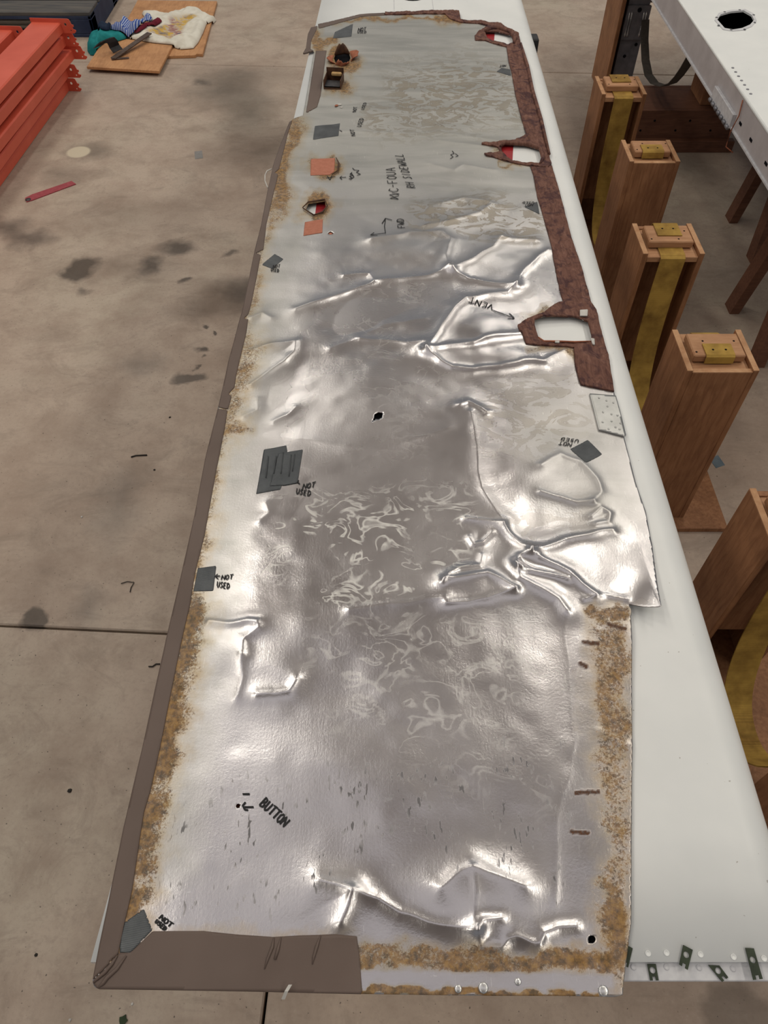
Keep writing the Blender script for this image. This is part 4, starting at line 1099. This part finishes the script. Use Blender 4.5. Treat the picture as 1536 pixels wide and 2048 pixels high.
sawhorse(2.1, 3.15, WZ - 0.107, 0.9, 'dark sawhorse standing farther back under the second wing')

# trestle frame under the second wing: low box beam, upright, far post with bracket and strap
beam = thing('stand_base', (1.6, 4.3, 0), 'long dark brown wooden box beam lying on the floor behind the first post', 'stand base')
a0, a1 = at(1262, 300, 0), at(1432, 310, 0)
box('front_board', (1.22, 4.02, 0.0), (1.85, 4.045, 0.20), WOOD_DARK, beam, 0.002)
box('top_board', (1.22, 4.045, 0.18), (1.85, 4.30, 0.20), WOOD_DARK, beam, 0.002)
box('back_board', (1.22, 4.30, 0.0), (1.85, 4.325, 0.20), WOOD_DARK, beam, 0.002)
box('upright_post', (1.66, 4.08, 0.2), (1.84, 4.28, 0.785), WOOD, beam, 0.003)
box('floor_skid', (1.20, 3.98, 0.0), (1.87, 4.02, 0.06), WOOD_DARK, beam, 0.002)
for k in range(9):
    disc_m = Matrix.Translation((1.3 + 0.062 * k, 4.018, 0.05 + 0.1 * ((k * 7) % 3) / 2)) @ Matrix.Rotation(math.pi / 2, 4, 'X')
    o = disc('screw', (0, 0, 0), 0.006, 0.002, BLACK, None, 8); o.data.transform(disc_m); child(o, beam)

far = thing('support_post', (1.45, 4.9, 0), 'tall reddish wooden post with a ribbed steel bracket at the upper edge', 'support post')
def slab(name, pts, th, mat, parent):
    """a board from four world points, thickened along its normal"""
    P = [Vector(p) for p in pts]
    nn = (P[1] - P[0]).cross(P[3] - P[0]).normalized() * th
    V = P + [p - nn for p in P]
    return mk(name, V, [(0, 1, 2, 3), (7, 6, 5, 4), (0, 4, 5, 1), (1, 5, 6, 2), (2, 6, 7, 3), (3, 7, 4, 0)], mat, parent)
box('wooden_side', (1.285, 4.62, 0), (1.308, 4.95, 0.77), WOOD, far, 0.003)
box('wooden_back', (1.308, 4.92, 0), (1.50, 4.95, 0.78), WOOD_DARK, far, 0.003)
steel = box('steel_channel', (1.335, 4.66, 0.0), (1.45, 4.69, 0.62), GALV, far, 0.003)
box('steel_channel_side', (1.332, 4.66, 0.0), (1.338, 4.80, 0.62), GALV, far, 0.001)
brk = box('ribbed_bracket', (1.327, 4.645, 0.305), (1.458, 4.66, 0.475), GALV, far, 0.004)
for x in (1.345, 1.358, 1.424, 1.437):
    tube('bracket_rib', [(x, 4.645, 0.325), (x, 4.641, 0.335), (x, 4.641, 0.435), (x, 4.645, 0.445)], 0.004, RIVET, brk, 6)
o = disc('bolt_hole', (0, 0, 0), 0.012, 0.002, BLACK, None, 10); o.data.transform(Matrix.Translation((1.395, 4.644, 0.455)) @ Matrix.Rotation(math.pi / 2, 4, 'X')); child(o, far)
for x, z in ((1.375, 0.22), (1.425, 0.28), (1.40, 0.08)):
    o = disc('bolt_hole', (0, 0, 0), 0.009, 0.002, BLACK, None, 10); o.data.transform(Matrix.Translation((x, 4.659, z)) @ Matrix.Rotation(math.pi / 2, 4, 'X')); child(o, far)
box('cross_board', (1.31, 4.80, 0.44), (2.3, 4.84, 0.62), WOOD_DARK, far, 0.003)
# hanging webbing loop
loop = thing('webbing_loop', (1.55, 4.3, 0.35), 'grey webbing strap hanging in a loop from the bracket to the wing edge', 'strap')
LP = []
pxl = [(1291, 40), (1289, 80), (1291, 120), (1297, 150), (1309, 166), (1327, 172), (1345, 166), (1358, 152), (1370, 135), (1380, 118), (1388, 104)]
for i, (x, y) in enumerate(pxl):
    t = i / (len(pxl) - 1)
    Yt = 4.62 - 1.45 * t
    # choose the height at which this sight line reaches the depth Yt
    a, b = (x - 768) / FPX, -(y - 1024) / FPX
    ry, rz = CP + b * SP, -SP + b * CP
    k = Yt / ry
    LP.append((k * a, Yt, CAM_H + k * rz))
strap('webbing', LP, (0.045, 0.012, 0.0), 0.003, WEBDARK, loop)

# ------------------------------------------------------------------ padded-strap stands
def make_post(parent, x0, x1, y0, y1, h, open_side):
    """hollow plywood post; open_side -1 opens towards the viewer, +1 away"""
    t = 0.016
    sp = [box('side_panel', (x0, y0, 0.02), (x0 + t, y1, h + 0.012), WOOD, parent, 0.0015),
          box('side_panel', (x1 - t, y0, 0.02), (x1, y1, h + 0.012), WOOD, parent, 0.0015)]
    for s, xx in ((0, x0), (1, x1 - t)):       # pale cut edges on top of the sides
        box('cut_edge', (xx + 0.0005, y0 + 0.0005, h + 0.012), (xx + t - 0.0005, y1 - 0.0005, h + 0.0132), WOOD_END, sp[s], 0)
    if open_side < 0:
        box('back_panel', (x0 + t, y1 - t, 0.02), (x1 - t, y1, h + 0.004), WOOD, parent, 0.0015)
        box('inner_panel', (x0 + t, y0 + 0.055, 0.18), (x1 - t, y0 + 0.067, h - 0.02), WOOD, parent, 0.0015)
    else:
        fp = box('front_panel', (x0 + t, y0, 0.02), (x1 - t, y0 + t, h + 0.006), WOOD, parent, 0.0015)
        box('cut_edge', (x0 + t, y0 + 0.0005, h + 0.006), (x1 - t, y0 + t - 0.0005, h + 0.0072), WOOD_END, fp, 0)
        box('inner_panel', (x0 + t, y1 - 0.067, 0.18), (x1 - t, y1 - 0.055, h - 0.02), WOOD, parent, 0.0015)
    box('top_board', (x0 + t, y0 + 0.002, h - 0.018), (x1 - t, y1 - 0.002, h), WOOD_BLOCK, parent, 0.0015)
    cb = box('clamp_block', (x0 + t + 0.010, y0 + 0.045, h + 0.003), (x1 - t - 0.010, y1 - 0.032, h + 0.026), WOOD_BLOCK, parent, 0.003)
    xm = (x0 + x1) / 2
    for k in range(5):
        disc('screw', (x0 + 0.035 + 0.028 * k, y0 + 0.06 + 0.045 * ((k * 2) % 3) / 2, h + 0.0258), 0.0032, 0.0008, BLACK, cb, 8)
def make_stand(name, x0, x1, yA0, yA1, yB0, yB1, h, label, base, sag=0.5):
    """A is the near post (closed towards us), B the far post (open towards us)"""
    t = thing(name, ((x0 + x1) / 2, (yA0 + yB1) / 2, 0), label, 'stand')
    box('base_board', (base[0], base[1], 0.0), (base[2], base[3], 0.02), WOOD, t, 0.002)
    make_post(t, x0, x1, yA0, yA1, h, +1)
    make_post(t, x0, x1, yB0, yB1, h, -1)
    xm = (x0 + x1) / 2; w = 0.076
    # sling from the far post down and back up to the near post
    P = []
    P.append((xm, yB0 + 0.07, h + 0.0035)); P.append((xm, yB0 + 0.008, h + 0.0035))
    n = 26
    for k in range(n + 1):
        u = k / n
        yy = yB0 - 0.004 + (yA1 + 0.004 - (yB0 - 0.004)) * (0.5 - 0.5 * math.cos(math.pi * u)) ** 1.0
        zz = h - 0.002 - sag * (1 - abs(2 * u - 1) ** 2.2)
        P.append((xm, yy, zz))
    P.append((xm, yA1 - 0.008, h + 0.0035)); P.append((xm, yA1 - 0.06, h + 0.0035))
    strap('webbing_sling', P, (w, 0, 0), 0.003, WEB, t)
    # short webbing tabs over the blocks
    for yy0, yy1 in ((yA0 + 0.040, yA0 + 0.09), (yB0 + 0.075, yB1 - 0.02)):
        top = h + 0.0282
        if yy0 < yA1: pts = [(xm, yy0, h + 0.004), (xm, yy0 + 0.001, top - 0.004), (xm, yy0 + 0.006, top), (xm, yy1, top)]
        else: pts = [(xm, yy0, top), (xm, yy1 - 0.006, top), (xm, yy1 - 0.001, top - 0.004), (xm, yy1, h + 0.004)]
        tab = strap('webbing_tab', pts, (w, 0, 0), 0.0028, WEB, t)
        for sx in (-0.016, 0.018): disc('tab_screw', (xm + sx, (yy0 + yy1) / 2, top + 0.0014), 0.0032, 0.001, BLACK, tab, 8)
    return t
SH = 0.637
make_stand('strap_stand', 0.795, 0.985, 1.485, 1.655, 2.02, 2.19, SH, 'middle plywood strap stand, two box posts with a mustard sling between them', (0.74, 1.44, 1.12, 2.22), 0.52)
make_stand('strap_stand', 0.87, 1.05, 2.59, 2.75, 3.13, 3.30, SH, 'plywood strap stand farthest back beside the white wing, mustard strap on its far post', (0.82, 2.55, 1.10, 3.33), 0.52)
make_stand('strap_stand', 0.835, 1.03, 0.38, 0.545, 0.925, 1.085, SH, 'nearest plywood strap stand, cut off by the right edge of the picture', (0.78, 0.34, 1.16, 1.12), 0.56)

# ------------------------------------------------------------------ orange rack beams
HB = 0.074
def make_beam():
    t = thing('rack_beam', (0, 0, 0), 'x', 'rack beam')
    L, W = 2.5, 0.17
    # step profile: full-height box with a small lip along one side
    bm = bmesh.new()
    BH = HB - 0.019; cz = 0.006
    pr = [(-cz, 0), (0, cz), (0, BH - cz), (-cz, BH), (-W + cz, BH), (-W, BH - cz), (-W, cz), (-W + cz, 0)]
    va = [bm.verts.new((x, 0, z)) for x, z in pr]; vb = [bm.verts.new((x, -L, z)) for x, z in pr]
    n = len(pr)
    for k in range(n): bm.faces.new((va[k], va[(k + 1) % n], vb[(k + 1) % n], vb[k]))
    bm.faces.new(va); bm.faces.new(vb[::-1])
    from_bm('beam_body', bm, ORANGE, t)
    # end connector plate with hooked edge
    out = [(-W - 0.002, HB), (0.045, HB), (0.055, HB - 0.004), (0.062, HB - 0.028), (0.072, HB - 0.030), (0.070, HB - 0.040), (0.062, HB - 0.042), (0.064, HB - 0.052),
           (0.078, HB - 0.056), (0.076, HB - 0.064), (0.066, HB - 0.072), (-W - 0.002, HB - 0.073)]
    M = Matrix.Translation((0, 0, 0)) @ Matrix.Rotation(math.pi / 2, 4, 'X')
    hole = [(0.026 + 0.007 * math.cos(k * math.pi / 4), HB - 0.028 + 0.008 * math.sin(k * math.pi / 4)) for k in range(8)]
    hole2 = [(0.050 + 0.004 * math.cos(k * math.pi / 4), HB - 0.058 + 0.004 * math.sin(k * math.pi / 4)) for k in range(8)]
    prism('end_connector', out, -0.004, 0.0, ORANGE, t, 0, [hole, hole2], M)
    return t
def copy_tree(src, loc, rz):
    r = src.copy(); COL.objects.link(r); r.location = loc; r.rotation_euler = (0, 0, rz)
    for ch in list(src.children):
        c = ch.copy(); COL.objects.link(c); c.parent = r; c.matrix_parent_inverse = Matrix.Identity(4)
    return r
proto = make_beam()
spec = [((139, 183), 0, 'lowest orange rack beam of the five-beam stack, resting on the concrete'),
        ((138, 156), 1, 'orange rack beam second from the floor in the five-beam stack'),
        ((150, 119), 2, 'middle orange rack beam of the stack, its end sticking out farthest to the right'),
        ((133, 93), 3, 'orange rack beam directly under the top one of the five-beam stack'),
        ((127, 67), 4, 'topmost orange rack beam of the stack, with its wide bright upper face')]
RB = 0.0
YX = (377, 346, 308, 255, 212)
for i, ((px, py), k, lab) in enumerate(spec):
    z = k * (HB + 0.001); q = at(px, py, z)
    o = proto if i == 0 else copy_tree(proto, (0, 0, 0), 0)
    q2 = at(0, YX[k], z); RB = math.atan2(-(q.x - q2.x), q.y - q2.y)
    o.location = (q.x, q.y, z); o.rotation_euler = (0, 0, RB); o['label'] = lab; o['group'] = 'stacked orange rack beams'
ztop = 4 * (HB + 0.001); q0 = at(32, 82, ztop)
for k in range(5):
    o = copy_tree(proto, (q0.x + (0.02 if k == 2 else 0), q0.y, k * (HB + 0.001)), RB)
    o['label'] = 'top orange rack beam of the second stack, at the left edge of the picture' if k == 4 else 'orange rack beam hidden inside the second stack at the left edge'
    o['group'] = 'second stack of orange rack beams'

# ------------------------------------------------------------------ navy pallet
pal = thing('pallet', (-2.6, 6.3, 0), 'dark navy wooden pallet with worn grey deck behind the orange beams', 'pallet')
PX0, PX1, PY0, PY1 = -3.6, -1.93, 5.56, 6.75
for k in range(5):
    y = PY0 + k * 0.245
    box('deck_board', (PX0, y, 0.125), (PX1, y + 0.215, 0.147), PALLET_TOP if k < 2 else NAVY, pal, 0.003)
for y in (PY0, (PY0 + PY1) / 2 - 0.05, PY1 - 0.1):
    for x in (PX0, -2.85, PX1 - 0.14):
        box('block', (x, y, 0.02), (x + 0.14, y + 0.1, 0.105), NAVY, pal, 0.003)
    box('stringer', (PX0, y, 0.105), (PX1, y + 0.1, 0.125), NAVY, pal, 0.003)
    box('bottom_board', (PX0, y, 0.0), (PX1, y + 0.1, 0.02), NAVY, pal, 0.003)
box('end_board', (PX1 - 0.02, PY0, 0.0), (PX1, PY1, 0.125), NAVY, pal, 0.003)

# ------------------------------------------------------------------ plywood offcuts, rags and tools
def board(name, pts, z0, z1, label):
    W = [tuple(at(x, y, z1)[:2]) for x, y in pts]; BPOLY.append((np.array(W), z1))
    o = prism(name, W, z0, z1, WOOD_BOARD, None, 0.002)
    return props(o, label, 'plywood board')
BPOLY = []
board('plywood_board', [(232, 80), (275, 0), (434, 2), (405, 108), (393, 107), (390, 110), (330, 112)], 0.0, 0.018, 'orange plywood offcut under the paint-stained white rag, notched front corner')
board('plywood_board', [(173, 133), (212, 72), (345, 90), (318, 142)], 0.018, 0.034, 'smaller plywood offcut in front, carrying the steel square')
# a wedge of the lower board's thickness keeps the front offcut level
o = box('packing_strip', (-1.80, 5.1, 0.0), (-1.45, 5.16, 0.018), WOOD_DARK, None, 0.002)
props(o, 'thin dark packing strip under the front plywood offcut', 'wood strip')

def rag_mat(kind):
    q = N('rag_' + kind)
    g = q.geo()
    n1 = q.noise(g, 16, 4)
    if kind == 'teal': c = q.ramp(n1, [(0.3, (0.012, 0.16, 0.17)), (0.7, (0.03, 0.27, 0.28))])
    elif kind == 'red': c = q.ramp(n1, [(0.3, (0.09, 0.012, 0.022)), (0.7, (0.18, 0.022, 0.038))])
    elif kind == 'navy': c = q.ramp(n1, [(0.3, (0.008, 0.012, 0.03)), (0.7, (0.025, 0.04, 0.07))])
    elif kind == 'stripe':
        w = q.n('ShaderNodeTexWave'); w.inputs['Scale'].default_value = 26; w.inputs['Distortion'].default_value = 1.5; w.bands_direction = 'X'
        w.inputs['Detail Scale'].default_value = 0.6
        q.l(q.mapped(g, (1, 0.25, 0.5), (0, 0, 0.3)), w.inputs['Vector'])
        c = q.ramp(w.outputs['Fac'], [(0.5, (0.045, 0.09, 0.34)), (0.72, (0.42, 0.47, 0.6))])
    else:
        c = q.ramp(n1, [(0.3, (0.62, 0.58, 0.5)), (0.6, (0.74, 0.71, 0.63))])
        m = q.attr('paint')
        n2 = q.noise(q.mapped(g, (1, 2.2, 1), (0, 0, 0.2)), 8, 4, 0.65)
        pc = q.ramp(n2, [(0.30, (0.10, 0.12, 0.2)), (0.42, (0.40, 0.20, 0.16)), (0.48, (0.5, 0.45, 0.38)), (0.54, (0.62, 0.38, 0.04)), (0.6, (0.4, 0.3, 0.2)), (0.7, (0.14, 0.13, 0.14))])
        c = q.mix(m, c, pc)
    q.bump(q.noise(g, 300, 2), 0.2, 0.001)
    return q.set(c, 0.9, 0.0, 0.1)
RAGH = {}
def rag(name, pts, z0, h, seed, kind, label, wr=10.0, paint=None, hollow=0.0):
    W = atxy(pts, z0 + h * 0.4)
    lo, hi = W.min(0), W.max(0); c = 0.011
    xs = np.arange(lo[0] - c, hi[0] + 2 * c, c); ys = np.arange(lo[1] - c, hi[1] + 2 * c, c)
    x, y, Q = cut_grid(W, [], xs, ys)
    s, _, _ = sdf(x, y, W)
    base = np.zeros(x.shape)
    for bp, bz in BPOLY:
        db, _, _ = seg_dist(x, y, bp, True)
        base = np.where(inpoly(x, y, bp) | (db < 0.012), np.maximum(base, bz), base)
    kx = np.round(x / 0.011).astype(int); ky = np.round(y / 0.011).astype(int)
    for i in range(len(x)):
        for dx in (-1, 0, 1):
            for dy in (-1, 0, 1):
                base[i] = max(base[i], RAGH.get((kx[i] + dx, ky[i] + dy), 0.0))
    z0 = base + 0.003
    b = np.clip(s / 0.05, 0, 1); b = np.sqrt(1 - (1 - b) ** 2)
    z = z0 + 0.004 + h * b * (0.55 + 0.8 * vnoise(x * wr, y * wr * 0.8, seed) + 0.5 * vnoise(x * wr * 2.6, y * wr * 2.1, seed + 1))
    if hollow: z = z - h * hollow * np.clip((s - 0.10) / 0.05, 0, 1) * b
    z = np.maximum(z, z0 + 0.005)
    for i in range(len(x)): RAGH[(kx[i], ky[i])] = max(RAGH.get((kx[i], ky[i]), 0.0), float(z[i]))
    at_ = None
    if paint: at_ = dict(paint=np.clip((s - paint + 0.06 * vnoise(x * 15, y * 15, 40)) / 0.03, 0, 1))
    o = sheet_mesh(name, x, y, z, Q, 0.004, rag_mat(kind), None, True, at_)
    return props(o, label, 'rag')
rag('cloth_rag', [(173, 76), (180, 66), (205, 64), (235, 62), (255, 72), (252, 78), (232, 84), (210, 86), (195, 98), (178, 100), (172, 92), (176, 84)], 0.008, 0.07, 81, 'teal', 'teal cloth crumpled on the floor beside the pallet', 8)
rag('cloth_rag', [(282, 22), (312, 20), (340, 24), (365, 16), (400, 18), (410, 26), (431, 30), (424, 38), (412, 44), (405, 62), (396, 80), (386, 92), (360, 94), (345, 90), (305, 86), (260, 78), (262, 64), (300, 45)], 0.018, 0.045, 51, 'white', 'white rag smeared with yellow, red and blue paint on the plywood', 9, 0.10, 0.5)
rag('cloth_rag', [(268, 68), (290, 55), (305, 42), (318, 36), (324, 42), (308, 54), (290, 63), (272, 69)], 0.04, 0.025, 71, 'red', 'dark red cloth strip beside the blue striped cloth', 8)
rag('cloth_rag', [(222, 66), (226, 46), (234, 30), (250, 26), (262, 34), (280, 36), (303, 30), (305, 40), (290, 55), (272, 66), (258, 70), (240, 68)], 0.03, 0.07, 61, 'stripe', 'blue and white striped cloth crumpled beside the painted rag', 8)
rag('cloth_rag', [(196, 66), (206, 56), (222, 58), (226, 64), (210, 69)], 0.05, 0.04, 91, 'navy', 'small dark navy cloth between the teal and the striped cloth', 10)
sq = thing('steel_square', (-1.7, 5.2, 0.034), 'brown steel framing square leaning its long arm on the painted rag', 'square tool')
p0, p1, p2 = at(226, 117, 0.042), at(299, 66, 0.075), at(258, 116, 0.036)
def bar(name, a, b, w, h, mat, parent):
    a, b = Vector(a), Vector(b); d = (b - a).normalized(); s = d.cross(Vector((0, 0, 1))).normalized() * w / 2; u = s.cross(d).normalized() * h / 2
    V = [a - s - u, a + s - u, a + s + u, a - s + u, b - s - u, b + s - u, b + s + u, b - s + u]
    return mk(name, V, [(3, 2, 1, 0), (4, 5, 6, 7), (0, 1, 5, 4), (1, 2, 6, 5), (2, 3, 7, 6), (3, 0, 4, 7)], mat, parent)
bar('long_arm', p0, p1, 0.038, 0.006, STEEL, sq); bar('short_arm', p0 - Vector((0.01, 0, 0.003)), p2, 0.022, 0.005, STEEL, sq)
strp = thing('rubber_strap', (-1.8, 5.3, 0.034), 'bent black rubber strap lying on the teal cloth and the plywood', 'rubber strap')
RP = []
for x, y, z in ((196, 93, .085), (203, 86, .10), (211, 80, .115), (219, 78, .115), (225, 84, .095), (229, 93, .066), (236, 102, .044)):
    RP.append(at(x, y, z))
strap('rubber_band', RP, (0.055, 0.035, 0.01), 0.006, RUBBER, strp)

# ------------------------------------------------------------------ small things on the floor
o = prism('webbing_strip', [tuple(at(x, y, 0.003)[:2]) for x, y in ((50, 396), (64, 389), (143, 362), (152, 368), (66, 400), (53, 404))], 0.0, 0.004, REDSTRIP)
props(o, 'faded red strip lying on the concrete in front of the orange beams', 'strip')
bs = at(56, 399, 0.005)
b = disc('buckle_end', (bs.x, bs.y, 0.004), 0.014, 0.004, DARKMETAL, None, 10); b.parent = o
o = prism('tape_scrap', [tuple(at(x, y, 0.001)[:2]) for x, y in ((389, 303), (404, 301), (406, 316), (390, 318))], 0.0, 0.001, CLEAR)
props(o, 'small square of dull clear tape stuck on the concrete', 'tape scrap')
o = prism('tape_scrap', [tuple(at(x, y, 0.001)[:2]) for x, y in ((1419, 918), (1436, 910), (1450, 930), (1432, 936))], 0.0, 0.001, BLUETAPE)
props(o, 'faded blue tape scrap on the dark floor between the wooden stands', 'tape scrap')
lf = at(246, 2040, 0.003)
LV = [(lf.x + 0.010 * r * math.cos(t), lf.y + 0.010 * r * math.sin(t)) for t, r in ((0, 1), (.6, .7), (1.2, 1.1), (1.9, .7), (2.6, 1), (3.4, .8), (4.1, .9), (4.7, 1.3), (5.4, .8))]
props(prism('leaf', LV, 0.001, 0.004, GREEN), 'small dark green leaf on the floor at the lower left', 'leaf')
def thread(name, pts, r, mat, label, cat, z=0.003):
    o = tube(name, [at(x, y, z) for x, y in pts], r, mat, None, 5)
    return props(o, label, cat)
thread('wire_scrap', [(242, 1167), (255, 1163), (268, 1165), (262, 1175), (260, 1184)], 0.0014, BLACKTHREAD, 'thin dark hooked wire on the concrete beside the brown edging', 'wire')
thread('twig', [(297, 1333), (305, 1333), (312, 1328), (320, 1328)], 0.002, BLACKTHREAD, 'short dark twig on the floor just below the slab joint', 'twig')
thread('twig', [(262, 914), (272, 911), (294, 910)], 0.0025, BLACKTHREAD, 'dark twig with a thick end in the middle of the left floor', 'twig')
o = tube('thread_scrap', [at(x, y, 0.95) for x, y in ((543, 338), (534, 342), (530, 350), (530, 362), (534, 372), (536, 376))], 0.0016, BONE, None, 5)
o.parent = panel; o.matrix_parent_inverse = Matrix.Translation(-wloc(panel))
for i, (px, py, s) in enumerate(((140, 1582, .006), (164, 1034, .004), (309, 940, .004), (72, 1910, .004), (140, 2040, .004), (265, 2008, .003), (415, 1035, .004), (340, 835, .004))):
    q = at(px, py, 0.0)
    bm = bmesh.new(); bmesh.ops.create_icosphere(bm, subdivisions=1, radius=s)
    for v in bm.verts: v.co = Vector((q.x + v.co.x * random.uniform(.7, 1.4), q.y + v.co.y * random.uniform(.7, 1.4), max(0, v.co.z * 0.6 + s * 0.3)))
    m = BLACKTHREAD if i in (0, 2, 3, 7) else BONE
    lab = ('largest dark crumb on the near floor, left of the word BUTTON', 'pale crumb on the floor left of the large double tape patch', 'dark crumb on the floor between the two dark twigs and the edging',
           'dark crumb on the near floor close to the left picture edge', 'pale crumb at the bottom picture edge left of the green leaf', 'small pale crumb on the floor above the green leaf',
           'pale crumb right beside the brown edging, above the square of edge tape', 'dark ring-like crumb on the floor level with the small torn hole')[i]
    props(from_bm('debris_crumb', bm, m), lab, 'debris', 'crumbs on the concrete floor')
